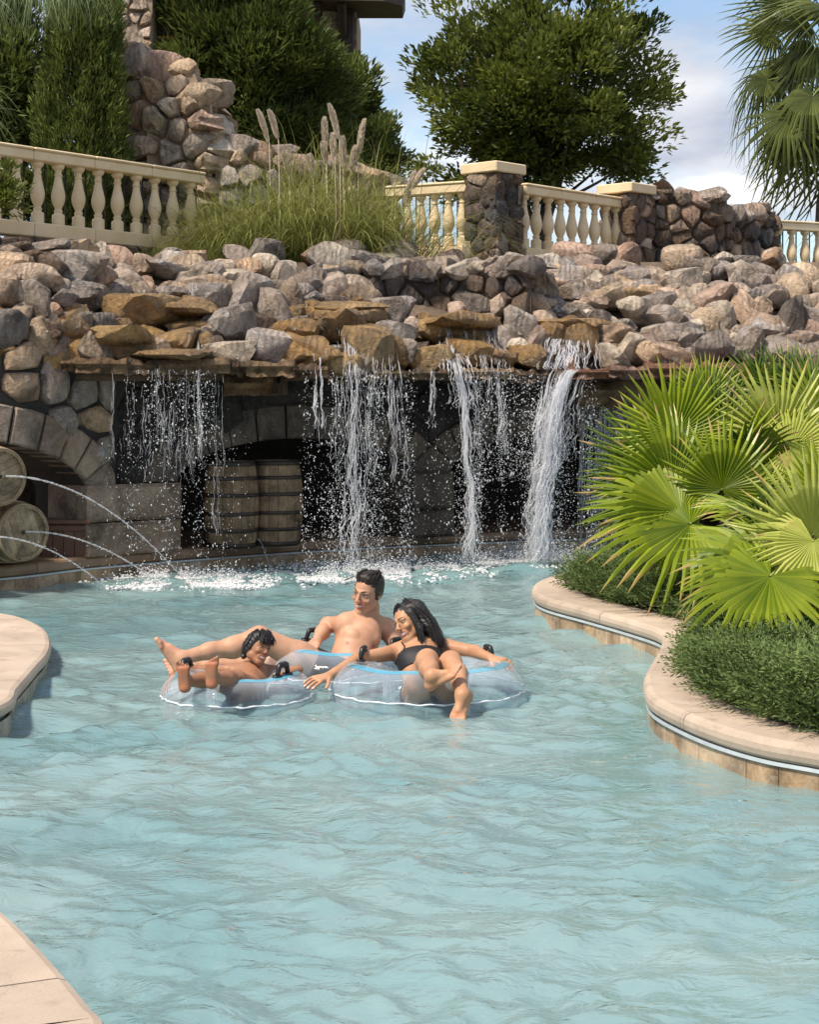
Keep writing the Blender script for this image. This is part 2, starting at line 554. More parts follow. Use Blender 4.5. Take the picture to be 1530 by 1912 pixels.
# walkway inside the grotto, behind the far edge
V = []; F = []
for i in range(0, len(FQ), 6):
    p, n = FQ[i], -FN[i] if False else FN[i]
    V += [(p[0] + n[0] * .41, p[1] + n[1] * .41, .216), (p[0] + n[0] * .41, 27.0, .216)]
for i in range(len(V) // 2 - 1):
    F.append([2 * i, 2 * i + 1, 2 * i + 3, 2 * i + 2])
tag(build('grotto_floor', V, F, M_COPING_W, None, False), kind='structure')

# left deck surface beyond the coping and the planter soil
def fill_land(name, q, n, off, z, far, mat):
    V = []; F = []
    for i in range(0, len(q), 3):
        a = q[i] + n[i] * off
        V += [(a[0], a[1], z), (far[0], a[1] if far[1] is None else far[1], z)]
    for i in range(len(V) // 2 - 1):
        F.append([2 * i, 2 * i + 1, 2 * i + 3, 2 * i + 2])
    return tag(build(name, V, F, mat, None, False), kind='structure')
fill_land('deck_paving', LQ, LN, 1.05, .144, (-14.0, None), M_COPING)
M_SOIL = plain_mat('planter_soil', (.06, .035, .02), (.11, .07, .045), scale=25, rough=.95, bstr=.8)
fill_land('planter_soil', RQ, RN, .30, .175, (14.0, None), M_SOIL)

# pool floor
tag(build('pool_floor', [(-14, -2, -1.0), (14, -2, -1.0), (14, 27, -1.0), (-14, 27, -1.0)], [[0, 1, 2, 3]], M_PLASTER, None, False), kind='structure')

# water surface: real waves, denser sampling near the camera
TUBES = [dict(c=(None, None), r=.38)]
def wave_height(X, Y):
    r = np.random.default_rng(11)
    wx = X + .16 * np.sin(.9 * Y + 1.3) + .10 * np.sin(2.1 * X + 1.7 * Y) + .05 * np.sin(4.3 * X - 3.1 * Y + .6)
    wy = Y + .18 * np.sin(1.1 * X + .4) + .10 * np.sin(1.9 * Y - 1.3 * X + 2.0) + .05 * np.sin(5.1 * Y + 2.7 * X)
    Z = np.zeros_like(X)
    mask = .5 + .5 * np.sin(1.3 * wx + .6 * np.sin(1.7 * wy) + 1.0) * np.sin(1.1 * wy + .8 * np.sin(1.2 * wx))
    for i in range(90):
        lam = .085 * (1.1 / .085) ** r.random()
        th = r.normal(1.15, 1.15)
        k = 2 * math.pi / lam
        ph = r.uniform(0, 2 * math.pi)
        amp = .0064 * lam ** 1.15 * (1.75 if lam < .34 else .8)
        s = np.sin(k * (wx * math.cos(th) + wy * math.sin(th)) + ph)
        mm = 1.0 if lam > .4 else (.25 + 1.5 * (mask if i % 2 else 1 - mask))
        mm = mm * np.clip((lam / (.0036 * Y) - 3.0) / 3.0, 0, 1)       # no waves finer than the sheet can carry
        Z += mm * amp * s
    env = .75 + .25 * np.sin(.7 * X + .5) * np.sin(.55 * Y + 1.0)
    Z = Z - Z.mean()
    # agitation where the falls land
    ag = np.zeros_like(X)
    for cx, cy, rad, a in ((-1.55, 15.9, 1.3, .010), (-.3, 16.5, 1.1, .014), (.6, 17.0, 1.1, .012), (1.25, 17.8, .9, .025)):
        ag += a * np.exp(-((X - cx) ** 2 + (Y - cy) ** 2) / rad ** 2)
    for i in range(14):
        th = r.uniform(0, 2 * math.pi); k = 2 * math.pi / r.uniform(.26, .55)
        Z += ag * .5 * np.sin(k * (wx * math.cos(th) + wy * math.sin(th)) + r.uniform(0, 6.28))
    return Z * env

ys = [2.0]
while ys[-1] < 22.5:
    ys.append(ys[-1] + max(.016, .0036 * ys[-1]))
ys = np.array(ys)
xs = np.linspace(-7.5, 7.5, 640)
xs = np.sign(xs) * (np.abs(xs) / 7.5) ** 1.45 * 7.5
GX, GY = np.meshgrid(xs, ys)
GZ = wave_height(GX, GY)
WV = np.stack([GX, GY, GZ], -1).reshape(-1, 3)
nx, ny = len(xs), len(ys)
idx = np.arange(nx * ny).reshape(ny, nx)
WF = np.stack([idx[:-1, :-1], idx[:-1, 1:], idx[1:, 1:], idx[1:, :-1]], -1).reshape(-1, 4)

m, nt, b = nodes_of('pool_water')
out = nt.nodes['Material Output']
nt.nodes.remove(b)
p = wpos(nt)
mp = N(nt, 'ShaderNodeMapping'); mp.inputs['Scale'].default_value = (1.0, 1.5, 1.0)
nt.links.new(p, mp.inputs[0])
nb1 = noise_node(nt, mp.outputs[0], 6.5, 3, .55, 1.0)
nb2 = noise_node(nt, mp.outputs[0], 26.0, 3, .55, .5)
ad = nt.nodes.new('ShaderNodeMath'); ad.operation = 'MULTIPLY_ADD'; ad.inputs[1].default_value = .22
nt.links.new(nb2, ad.inputs[0]); nt.links.new(nb1, ad.inputs[2])
bp = N(nt, 'ShaderNodeBump', Strength=.5, Distance=.03)
nt.links.new(ad.outputs[0], bp.inputs['Height'])
df = nt.nodes.new('ShaderNodeBsdfDiffuse')
nw = noise_node(nt, p, .55, 3, .5, .6)
rw = ramp(nt, [(.32, (.165, .30, .315)), (.68, (.29, .405, .405))])
nt.links.new(nw, rw.inputs[0])
nt.links.new(rw.outputs[0], df.inputs[0])
nt.links.new(bp.outputs[0], df.inputs['Normal'])
tr = N(nt, 'ShaderNodeBsdfTransparent'); tr.inputs[0].default_value = (.78, .93, .93, 1)
mx = nt.nodes.new('ShaderNodeMixShader'); mx.inputs[0].default_value = .22
nt.links.new(df.outputs[0], mx.inputs[1]); nt.links.new(tr.outputs[0], mx.inputs[2])
gl = N(nt, 'ShaderNodeBsdfGlossy', Roughness=.03)
gl.inputs[0].default_value = (1, 1, 1, 1)
nt.links.new(bp.outputs[0], gl.inputs['Normal'])
fr = N(nt, 'ShaderNodeFresnel', IOR=1.5)
nt.links.new(bp.outputs[0], fr.inputs['Normal'])
mx2 = nt.nodes.new('ShaderNodeMixShader')
nt.links.new(fr.outputs[0], mx2.inputs[0])
nt.links.new(mx.outputs[0], mx2.inputs[1]); nt.links.new(gl.outputs[0], mx2.inputs[2])
nt.links.new(mx2.outputs[0], out.inputs[0])
water = build('pool_water', WV, WF, m)
tag(water, kind='structure')
# terrace ground behind the walls, reaching the horizon
M_GRASS = plain_mat('terrace_ground', (.05, .06, .02), (.10, .085, .04), scale=2, rough=.95, bstr=.4)
gv = []; gf = []
edge = [(-400, 17.2), (-9, 17.2), (-4.3, 18.6), (-2.4, 20.4), (.6, 21.9), (1.6, 21.9), (3.4, 23.6), (5.2, 25.0), (7, 26.2), (400, 27)]
for x, y in edge:
    gv += [(x, y, 3.36), (x, 1500.0 if abs(x) > 300 else 60.0, 3.36 if abs(x) < 300 else 3.36)]
for i in range(len(edge) - 1):
    gf.append([2 * i, 2 * i + 2, 2 * i + 3, 2 * i + 1])
gv += [(-400, 1500, 3.36), (400, 1500, 3.36), (-9, 60, 3.36), (7, 60, 3.36)]
gf.append([len(gv) - 2, len(gv) - 1, len(gv) - 3, len(gv) - 4])
tag(build('ground', gv, gf, M_GRASS, None, False), kind='structure')
# ------------------------------------------------------------------ stonework helpers
def clip_poly(poly, n, c):
    """keep the side where n.p <= c"""
    out = []
    m = len(poly)
    for i in range(m):
        a, b = poly[i], poly[(i + 1) % m]
        da, db = n[0] * a[0] + n[1] * a[1] - c, n[0] * b[0] + n[1] * b[1] - c
        if da <= 0: out.append(a)
        if (da < 0 < db) or (db < 0 < da):
            t = da / (da - db)
            out.append((a[0] + (b[0] - a[0]) * t, a[1] + (b[1] - a[1]) * t))
    return out

def voronoi(s0, s1, z0, z1, cell, rs, aspect=1.35, jit=.42):
    cw, ch = cell * aspect, cell
    pts = []
    nz = max(1, int(round((z1 - z0) / ch))); ns = max(1, int(round((s1 - s0) / cw)))
    cw, ch = (s1 - s0) / ns, (z1 - z0) / nz
    for j in range(-1, nz + 1):
        for i in range(-1, ns + 1):
            pts.append((s0 + (i + .5 + (.5 if j % 2 else 0) - .25 + rs.uniform(-jit, jit)) * cw, z0 + (j + .5 + rs.uniform(-jit, jit)) * ch))
    cells = []
    A = np.array(pts)
    for k, p in enumerate(pts):
        if not (s0 - cw * .1 < p[0] < s1 + cw * .1 and z0 - ch * .1 < p[1] < z1 + ch * .1):
            continue
        d = ((A - A[k]) ** 2).sum(1)
        near = np.argsort(d)[1:16]
        poly = [(s0, z0), (s1, z0), (s1, z1), (s0, z1)]
        for q in near:
            q = A[q]
            n = (q[0] - p[0], q[1] - p[1])
            c = (q[0] ** 2 + q[1] ** 2 - p[0] ** 2 - p[1] ** 2) / 2
            poly = clip_poly(poly, n, c)
            if len(poly) < 3: break
        if len(poly) >= 3:
            cells.append(poly)
    return cells

def stone_from_poly(poly, rs, proud, gap, M, rough=1.0):
    """a chunky stone with broken edges on the outline of poly; M(s, z, d) maps to the place"""
    pl = np.array(poly)
    c = pl.mean(0)
    # split the edges so that outlines are not straight
    ring = []
    m = len(pl)
    for i in range(m):
        a, b = pl[i], pl[(i + 1) % m]
        L = np.linalg.norm(b - a)
        if L < gap * .8: continue
        ring.append(a)
        if L > gap * 5:
            t = rs.uniform(.35, .65)
            ring.append(a + (b - a) * t)
    if len(ring) < 4: return None
    ring = np.array(ring)
    # round the corners and draw back from the joints
    ring = ring * .80 + .10 * (np.roll(ring, 1, 0) + np.roll(ring, -1, 0))
    dv = ring - c
    rad = np.linalg.norm(dv, axis=1)
    R0 = rad.mean()
    ring = c + dv * ((rad - gap * .5) / rad)[:, None]
    tilt = rs.normal(0, .35, 2) * rough
    V = []
    def lay(k, dep, jit):
        for p in ring:
            q = c + (p - c) * k + rs.normal(0, jit * R0, 2)
            d = dep + proud * (tilt[0] * (q[0] - c[0]) + tilt[1] * (q[1] - c[1])) / R0 + rs.normal(0, .10 * proud * rough)
            V.append(M(q[0], q[1], d))
    n = len(ring)
    for p in ring: V.append(M(p[0], p[1], -.06))
    lay(1.0, proud * .45, .015)
    lay(.86, proud * .92, .03)
    lay(.50, proud * 1.12, .06)
    V.append(M(c[0], c[1], proud * rs.uniform(1.0, 1.3)))
    F = []
    for r in range(3):
        for k in range(n):
            k2 = (k + 1) % n
            F.append([r * n + k, r * n + k2, r * n + n + k2, r * n + n + k])
    for k in range(n):
        F.append([3 * n + k, 3 * n + (k + 1) % n, 4 * n])
    return V, F

def sharp_shade(me, ang=38):
    try:
        me.set_sharp_from_angle(angle=R(ang))
    except Exception:
        pass

def rubble(root, M, s0, s1, z0, z1, cell, mats, seed=0, proud=.05, gap=.025, keep=None, aspect=1.35, name='stone', rough=1.0, flip=False):
    rs = np.random.default_rng(seed)
    out = []
    for poly in voronoi(s0, s1, z0, z1, cell, rs, aspect):
        c = np.mean(poly, 0)
        if keep and not keep(c[0], c[1]): continue
        st = stone_from_poly(poly, rs, proud * rs.uniform(.7, 1.4), gap, M, rough)
        if st is None: continue
        V, F = st
        if flip: F = [f[::-1] for f in F]
        mt = mats[int(rs.integers(len(mats)))]
        ctr = np.mean(V, 0)
        b0 = base_of(root)
        me = new_mesh(name, np.array(V) - ctr, F, mt, True)
        sharp_shade(me)
        out.append(link(name, me, root, tuple(ctr - b0)))
    return out

def planar(o, ang, flip=1):
    """mapping for a straight upright face: o origin xy, ang direction of s; d towards the viewer side"""
    cs, sn = math.cos(ang), math.sin(ang)
    def M(s, z, d):
        return (o[0] + cs * s + sn * d * flip, o[1] + sn * s - cs * d * flip, z)
    return M

def along(pts):
    """mapping along an xy polyline; d towards the viewer (right-hand side when travelling +x)"""
    p = np.array(pts, float)
    L = np.r_[0, np.cumsum(np.linalg.norm(np.diff(p, axis=0), axis=1))]
    t = np.diff(p, axis=0); t /= np.linalg.norm(t, axis=1)[:, None]
    def M(s, z, d):
        i = min(max(int(np.searchsorted(L, s)) - 1, 0), len(t) - 1)
        q = p[i] + t[i] * (s - L[i])
        return (q[0] + t[i][1] * d, q[1] - t[i][0] * d, z)
    return M, L[-1], L

# prototype boulders: a ball cut by random planes, edges softened, surface broken by noise
def boulder_proto(seed, cuts=11):
    rs = np.random.default_rng(seed)
    bm = bmesh.new()
    bmesh.ops.create_icosphere(bm, subdivisions=3, radius=1.0)
    nrm = rs.normal(size=(cuts, 3)); nrm /= np.linalg.norm(nrm, axis=1)[:, None]
    dst = rs.uniform(.62, 1.0, cuts)
    ax = rs.normal(size=(3, 3)) * .22 + np.eye(3)
    ax /= np.linalg.norm(ax, axis=1)[:, None]
    pw = rs.uniform(3.0, 7.0)
    for v in bm.verts:
        d = np.array(v.co); d /= np.linalg.norm(d)
        r = 1.0 / (np.sum(np.abs(ax @ d) ** pw) ** (1 / pw))          # blocky body
        dn = nrm @ d
        for k in range(cuts):
            if dn[k] > .08:
                r = min(r, dst[k] / dn[k])                            # broken faces
        p = Vector(d * r)
        nz = mnoise.fractal(p * 1.7 + Vector((seed * 3.1, 0, 0)), 1.0, 2.0, 4)
        v.co = p * (1 + .045 * nz)
    me = bpy.data.meshes.new('boulder')
    bm.to_mesh(me); bm.free()
    me.polygons.foreach_set('use_smooth', np.ones(len(me.polygons), dtype=bool))
    sharp_shade(me, 24)
    return me
BOULDERS = {}
def boulder_mesh(k, mat):
    key = (k, mat.name)
    if key not in BOULDERS:
        base = BOULDERS.get(k)
        if base is None:
            base = boulder_proto(100 + k, 5 + k % 5)
            BOULDERS[k] = base
        me = base.copy(); me.materials.append(mat)
        BOULDERS[key] = me
    return BOULDERS[key]

def boulder(root, pos, w, h, mat, rs, dep=None, name='boulder', rot=None, fit=1.26):
    me = boulder_mesh(int(rs.integers(22)), mat)
    d = dep if dep else (w + h) / 2
    loc = np.array(pos) - base_of(root)
    return link(name, me, root, tuple(loc), (rs.normal(0, .12), rs.normal(0, .22) if rot is None else rot, rs.normal(0, .25)), (w / 2 * fit, d / 2 * fit, h / 2 * fit))

# ------------------------------------------------------------------ grotto front with its arches
FAC, FL, FLc = along([(-8.0, 12.9), (-3.41, 15.35), (-2.6, 16.25), (.2, 18.25), (3.5, 20.0), (8.0, 21.6)])
def s_of(u):
    """arc length on the grotto front seen at pixel column u"""
    best = None
    for s in np.linspace(0, FL, 1500):
        p = FAC(s, 0, 0)
        e = abs(U0 + FPX * p[0] / p[1] - u)
        if best is None or e < best[0]: best = (e, s)
    return best[1]
S_P1a, S_P1b = s_of(158), s_of(328)
S_P2a, S_P2b = s_of(768), s_of(838)
S_A1 = S_P1a - 3.3
ARCHES = [(S_A1, S_P1a, .80, 1.32), (S_P1b, S_P2a, .86, 1.26), (S_P2b, S_P2b + 3.4, .88, 1.30)]
Z_WALL = 2.02
def arch_z(s):
    for a, b, zs, za in ARCHES:
        if a < s < b:
            t = (s - a) / (b - a) * 2 - 1
            return zs + (za - zs) * math.sqrt(max(0, 1 - abs(t) ** 2.0))
    return .21
grotto = empty('grotto_wall', (-1.2, 17.2, .2))
tag(grotto, 'dark fieldstone grotto front with low arches standing behind the waterfall', 'grotto wall')
V = []; F = []
ss = sorted(set(list(np.linspace(0, FL, 200)) + [a + .001 for q in ARCHES for a in q[:2]] + [a - .001 for q in ARCHES for a in q[:2]]))
TH = .75
for s in ss:
    z0 = arch_z(s)
    zt = Z_WALL
    V += [FAC(s, z0, 0), FAC(s, zt, 0), FAC(s, zt, -TH), FAC(s, z0, -TH)]
for i in range(len(ss) - 1):
    for k in range(4):
        k2 = (k + 1) % 4
        F.append([i * 4 + k, i * 4 + 4 + k, i * 4 + 4 + k2, i * 4 + k2])
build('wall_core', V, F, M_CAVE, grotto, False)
# ring of arch blocks
RING = .33
rs0 = np.random.default_rng(5)
for ai, (a, b, zs, za) in enumerate(ARCHES):
    nb = 15 if ai != 1 else 13
    def pt(t, k):
        th = math.pi * (1 - t)
        x = (a + b) / 2 + math.cos(th) * (b - a) / 2
        z = zs + (za - zs) * math.sin(th)
        # outward direction of the ellipse
        nx_, nz_ = math.cos(th) / ((b - a) / 2), math.sin(th) / (za - zs)
        L = math.hypot(nx_, nz_)
        return x + nx_ / L * RING * k, z + nz_ / L * RING * k
    for i in range(nb):
        t0, t1 = i / nb + .0022, (i + 1) / nb - .0022
        pr = .045 + rs0.uniform(-.012, .02)
        pts2 = [pt(t0, 0), pt((t0 + t1) / 2, 0), pt(t1, 0), pt(t1, 1), pt((t0 + t1) / 2, 1.02), pt(t0, 1)]
        c2 = np.mean(pts2, 0)
        V = [FAC(x, z, -.3) for x, z in pts2] + [FAC(x, z, pr * .7) for x, z in pts2] + \
            [FAC(*(c2 + (np.array(q) - c2) * .90), pr + rs0.uniform(-.006, .008)) for q in pts2]
        F = [[0, 1, 2, 3, 4, 5][::-1], [12, 13, 14, 15, 16, 17]]
        for r in range(2):
            for k in range(6):
                k2 = (k + 1) % 6
                F.append([r * 6 + k, r * 6 + k2, r * 6 + 6 + k2, r * 6 + 6 + k])
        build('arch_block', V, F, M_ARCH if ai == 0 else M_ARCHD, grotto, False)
# pillar blocks, two courses each
for (sa, sb, courses) in ((S_P1a - .04, S_P1b + .02, ((.217, .515), (.525, .86))), (S_P2a - .02, S_P2b + .02, ((.217, .50), (.51, .90)))):
    for z0, z1 in courses:
        V = []
        for d in (-.5, .075, .10):
            ins = .0 if d < .09 else .03
            e = rs0.uniform(-.008, .008, 8)
            V += [FAC(sa + ins + e[0], z0 + ins, d), FAC((sa + sb) / 2, z0 + ins, d + e[4]), FAC(sb - ins + e[1], z0 + ins, d),
                  FAC(sb - ins + e[2], z1 - ins, d), FAC((sa + sb) / 2, z1 - ins, d + e[5]), FAC(sa + ins + e[3], z1 - ins, d)]
        F = [[12, 13, 14, 15, 16, 17], [5, 4, 3, 2, 1, 0]]
        for r in range(2):
            for k in range(6):
                k2 = (k + 1) % 6
                F.append([r * 6 + k, r * 6 + k2, r * 6 + 6 + k2, r * 6 + 6 + k])
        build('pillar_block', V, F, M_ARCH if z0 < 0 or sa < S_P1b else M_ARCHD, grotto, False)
def above_arch(s, z):
    for a, b, zs, za in ARCHES:
        if a - RING < s < b + RING:
            t = ((s - (a + b) / 2) / ((b - a) / 2 + RING * .92))
            if abs(t) < 1 and z < zs + (za + RING - zs) * math.sqrt(1 - t * t): return False
    return z > .9
rubble(grotto, FAC, S_A1 - .2, s_of(215), .75, 2.45, .30, [M_STONE, M_STONE, M_DARK, M_GREY, M_TAN], 3, .06, .03, above_arch, 1.15)
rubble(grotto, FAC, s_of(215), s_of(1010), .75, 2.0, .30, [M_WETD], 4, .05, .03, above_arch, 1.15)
# cave behind: back wall, roof and far end
cave = empty('grotto_cave', (0, 21, .2))
tag(cave, kind='structure')
CAVE_B, CL, _ = along([(-9.0, 15.6), (-3.6, 18.3), (0, 20.6), (4.0, 22.4), (9, 23.8)])
V = []; F = []
for s in np.linspace(0, CL, 60):
    for z in np.linspace(.2, 2.1, 8):
        x, y, zz = CAVE_B(s, z, .12 * mnoise.noise(Vector((s * .9, z * 1.3, 0))))
        V.append((x, y, zz))
for i in range(59):
    for k in range(7):
        F.append([i * 8 + k, i * 8 + 8 + k, i * 8 + 9 + k, i * 8 + k + 1])
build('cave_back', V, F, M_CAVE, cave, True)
# ------------------------------------------------------------------ rock ledge over the grotto
LIP_U = [-250, 0, 110, 300, 560, 650, 850, 1050, 1350, 1530, 1900]
LIP_Y = [14.6, 15.1, 15.25, 15.6, 16.1, 16.45, 17.15, 17.65, 17.95, 18.1, 18.6]
def lipY(u): return float(np.interp(u, LIP_U, LIP_Y))
def ledgeY(u, v):
    """depth of the rock pile face seen at (u, v): it climbs back from the lip"""
    t = (700 - v) / 210.0
    return lipY(u) + float(np.interp(t, [-.3, 0, .25, .6, 1.0, 1.3], [0, .05, .35, 1.3, 2.5, 3.4]))
def ledgeYf(u, v):   # left of the lip the pile is the upright wall itself
    y = ledgeY(u, v)
    if u < 210:
        w = max(0, min(1, (210 - u) / 90))
        yf = float(np.interp(v, [430, 500, 560, 760], [16.9, 16.0, 15.35, 15.25])) + max(0, u) * .0022
        y = y * (1 - w) + yf * w
    return y

# solid core under the boulders
V = []; F = []
us = np.linspace(-260, 1900, 60); vs = np.linspace(700, 478, 14)
core_pts = []
for u in us:
    for v in vs:
        p_ = P(u, v, ledgeYf(u, v)) + np.array([0, .26, -.05])
        p_ += np.array([0, .08 * mnoise.noise(Vector((u * .02, v * .03, 1))), 0])
        V.append(p_)
    # flat underside back to the grotto front, top back to the terrace
nv = len(vs)
for i in range(len(us) - 1):
    for k in range(nv - 1):
        F.append([i * nv + k, i * nv + nv + k, i * nv + nv + k + 1, i * nv + k + 1])
n0 = len(V)
for i, u in enumerate(us):
    a = np.array(V[i * nv]); b = np.array(V[i * nv + nv - 1])
    V += [a + np.array([0, 3.4, .06]), b + np.array([0, 3.0, .05])]
for i in range(len(us) - 1):
    F.append([i * nv, n0 + 2 * i, n0 + 2 * i + 2, i * nv + nv])
    F.append([i * nv + nv - 1, i * nv + nv + nv - 1, n0 + 2 * i + 3, n0 + 2 * i + 1])
ledge = empty('rock_ledge', (0, 17.5, 2.0))
tag(ledge, 'middle of the rock ledge, ochre and grey boulders between the broad fall and strongest fall', 'rock ledge', 'piled boulder ledge over the grotto')
ledge_l = empty('rock_ledge', (-2.4, 16.4, 2.0))
tag(ledge_l, 'part of the rock ledge below the long balustrade, with big ochre slabs and dripping water', 'rock ledge', 'piled boulder ledge over the grotto')
ledge_r = empty('rock_ledge', (3.0, 18.8, 2.0))
tag(ledge_r, 'part of the rock ledge with pale dry boulders above the fan palms', 'rock ledge', 'piled boulder ledge over the grotto')
def which(u): return ledge_l if u < 560 else ledge_r if u > 1090 else ledge
build('ledge_core', V, F, M_MORTAR, ledge, True)

D_, G_, L_, T_, S_, W_ = M_DARK, M_GREY, M_LIGHT, M_TAN, M_STONE, M_WET
BL = [
 (31,465,60,24,D_),(82,466,78,26,G_),(24,487,62,36,D_),(55,487,44,30,D_),(92,490,54,30,D_),(143,471,50,28,T_),(184,479,44,44,L_),(223,488,42,46,L_),(267,498,42,38,T_),(314,505,74,30,G_),
 (141,502,90,60,G_),(63,517,98,40,L_),(176,524,74,50,L_),(12,536,36,56,S_),(235,536,54,52,T_),(263,548,44,34,S_),(314,552,66,30,G_),(208,552,52,60,G_),(169,554,54,54,G_),(373,509,46,28,L_),
 (400,512,46,38,G_),(422,507,42,38,L_),(459,506,50,38,T_),(455,522,62,28,S_),(404,541,54,38,S_),(400,571,46,58,G_),(463,563,82,86,G_),(431,610,74,90,G_),(514,587,46,90,G_),(545,563,46,64,S_),
 (502,646,70,64,G_),(435,660,74,36,L_),(518,540,46,26,S_),(537,512,46,44,L_),(561,545,34,30,G_),(584,560,34,28,G_),(580,525,56,34,G_),
 (267,587,106,58,W_),(353,585,74,44,W_),(220,612,50,46,W_),(271,627,58,32,W_),(255,653,76,40,W_),(329,645,72,58,W_),(357,611,76,30,W_),(384,645,34,48,W_),(188,649,56,48,S_),
 (553,622,70,46,W_),(582,592,36,34,W_),(569,658,76,48,W_),
 (622,483,64,44,L_),(612,466,48,20,G_),(657,505,38,34,S_),(633,518,54,40,D_),(684,490,64,40,G_),(747,471,52,40,L_),(724,505,64,26,D_),(720,488,44,22,S_),(786,500,48,34,S_),(818,501,34,34,L_),
 (841,501,48,62,S_),(876,509,48,40,G_),(908,505,44,34,L_),(935,515,40,54,T_),(969,539,40,54,G_),(957,505,30,18,L_),
 (622,537,44,54,L_),(665,533,52,40,T_),(676,556,70,38,S_),(578,529,54,34,G_),
 (594,586,54,34,W_),(653,588,96,38,W_),(700,588,36,42,W_),(622,615,76,44,W_),(578,660,84,46,W_),(688,660,76,80,W_),(637,680,64,44,W_),(735,580,64,48,G_),(739,634,60,44,G_),(751,655,54,38,G_),(771,611,30,34,L_),
 (810,614,56,52,W_),(843,618,54,44,W_),(880,618,54,44,W_),(908,614,44,44,W_),(806,669,66,46,W_),(876,663,76,44,W_),(924,667,66,42,W_),
 (853,586,36,36,L_),(886,572,50,38,S_),(906,557,32,24,L_),(929,580,38,54,L_),(967,584,40,28,L_),(1006,575,54,34,T_),(943,634,44,50,G_),(975,618,54,64,G_),(1010,604,48,54,L_),(971,652,44,38,L_),
 (986,668,84,40,W_),(1010,545,54,34,W_),(1069,541,40,34,S_),(1088,521,44,40,L_),(1032,632,50,64,W_),(1068,620,64,44,W_),(1090,640,50,50,W_),
 (1026,504,54,44,L_),(1030,525,64,28,L_),(1075,523,54,38,G_),(1102,530,44,34,L_),(1189,523,50,36,T_),(1223,533,34,48,T_),(1208,542,44,34,G_),(1132,530,44,34,G_),(1140,557,64,34,T_),(1177,555,64,26,W_),
 (1259,544,48,26,L_),(1293,551,36,26,L_),(1189,583,64,50,L_),(1242,563,44,24,L_),(1238,593,58,40,G_),(1280,576,44,32,L_),(1321,568,66,44,L_),(1287,602,48,26,S_),(1348,602,60,60,L_),(1392,583,48,70,L_),
 (1378,542,48,24,L_),(1424,578,40,34,L_),(1443,557,54,26,L_),(1488,546,40,34,L_),(1435,614,68,40,G_),(1481,610,40,80,S_),(1498,572,38,40,L_),(1522,568,36,34,L_),(1522,599,44,24,S_),(1519,622,34,38,L_),
 (1394,644,54,60,G_),(1333,652,70,42,S_),(1284,633,64,34,G_),(1223,629,78,42,G_),(1284,614,54,28,L_),(1177,648,44,44,L_),(1155,629,74,44,T_),(1147,667,64,36,L_),(1212,659,48,40,T_),(1268,663,64,30,T_),
 (1140,599,26,22,L_),(1166,610,44,24,L_),(1094,583,44,26,G_),(1062,580,44,30,G_),(1112,566,46,24,L_),(1120,606,40,36,S_),(1560,590,60,50,L_),(1580,640,60,50,G_),(1470,660,70,44,S_),(1540,660,70,44,G_),(1310,540,40,22,L_),(1345,548,40,26,L_),
]
BL += [(300, 576, 150, 34, W_), (232, 640, 90, 30, W_), (316, 664, 130, 26, W_), (640, 578, 130, 26, W_), (850, 604, 130, 26, W_), (1075, 606, 90, 24, W_)]
rsb = np.random.default_rng(21)
for u, v, w, h, mt in BL:
    Y = ledgeYf(u, v) - (.10 if w >= 85 and mt is W_ else 0)
    k = Y / FPX
    boulder(which(u), P(u, v, Y), w * k, h * k, mt, rsb, dep=(.7 if w >= 85 and mt is W_ else None), rot=(0.0 if w >= 85 and mt is W_ else None))
# smaller stones wedged behind the large ones
for i in range(330):
    u, v = rsb.uniform(-60, 1600), rsb.uniform(478, 680)
    if 690 < u < 950 and v < 600: continue
    Y = ledgeYf(u, v) + .13
    k = Y / FPX
    w = rsb.uniform(20, 66)
    boulder(which(u), P(u, v, Y), w * k, w * k * rsb.uniform(.6, .95), [S_, G_, L_, S_, T_][int(rsb.integers(5))] if u > 900 or v < 560 else [S_, D_, W_][int(rsb.integers(3))], rsb)

# loose stones on the flat top behind the ledge
for i in range(120):
    u = rsb.uniform(-40, 1600)
    if 380 < u < 820 and i % 3: continue
    Y = ledgeY(u, 490) + rsb.uniform(.1, 2.6 if u < 380 else 1.3)
    w = rsb.uniform(.10, .34 if u < 380 else .22)
    boulder(which(u), (( u - U0) / FPX * Y, Y, 3.06 + rsb.uniform(-.06, .06 if u < 380 else .0)), w, w * rsb.uniform(.5, .8), [S_, G_, L_, T_, L_][int(rsb.integers(5))], rsb)
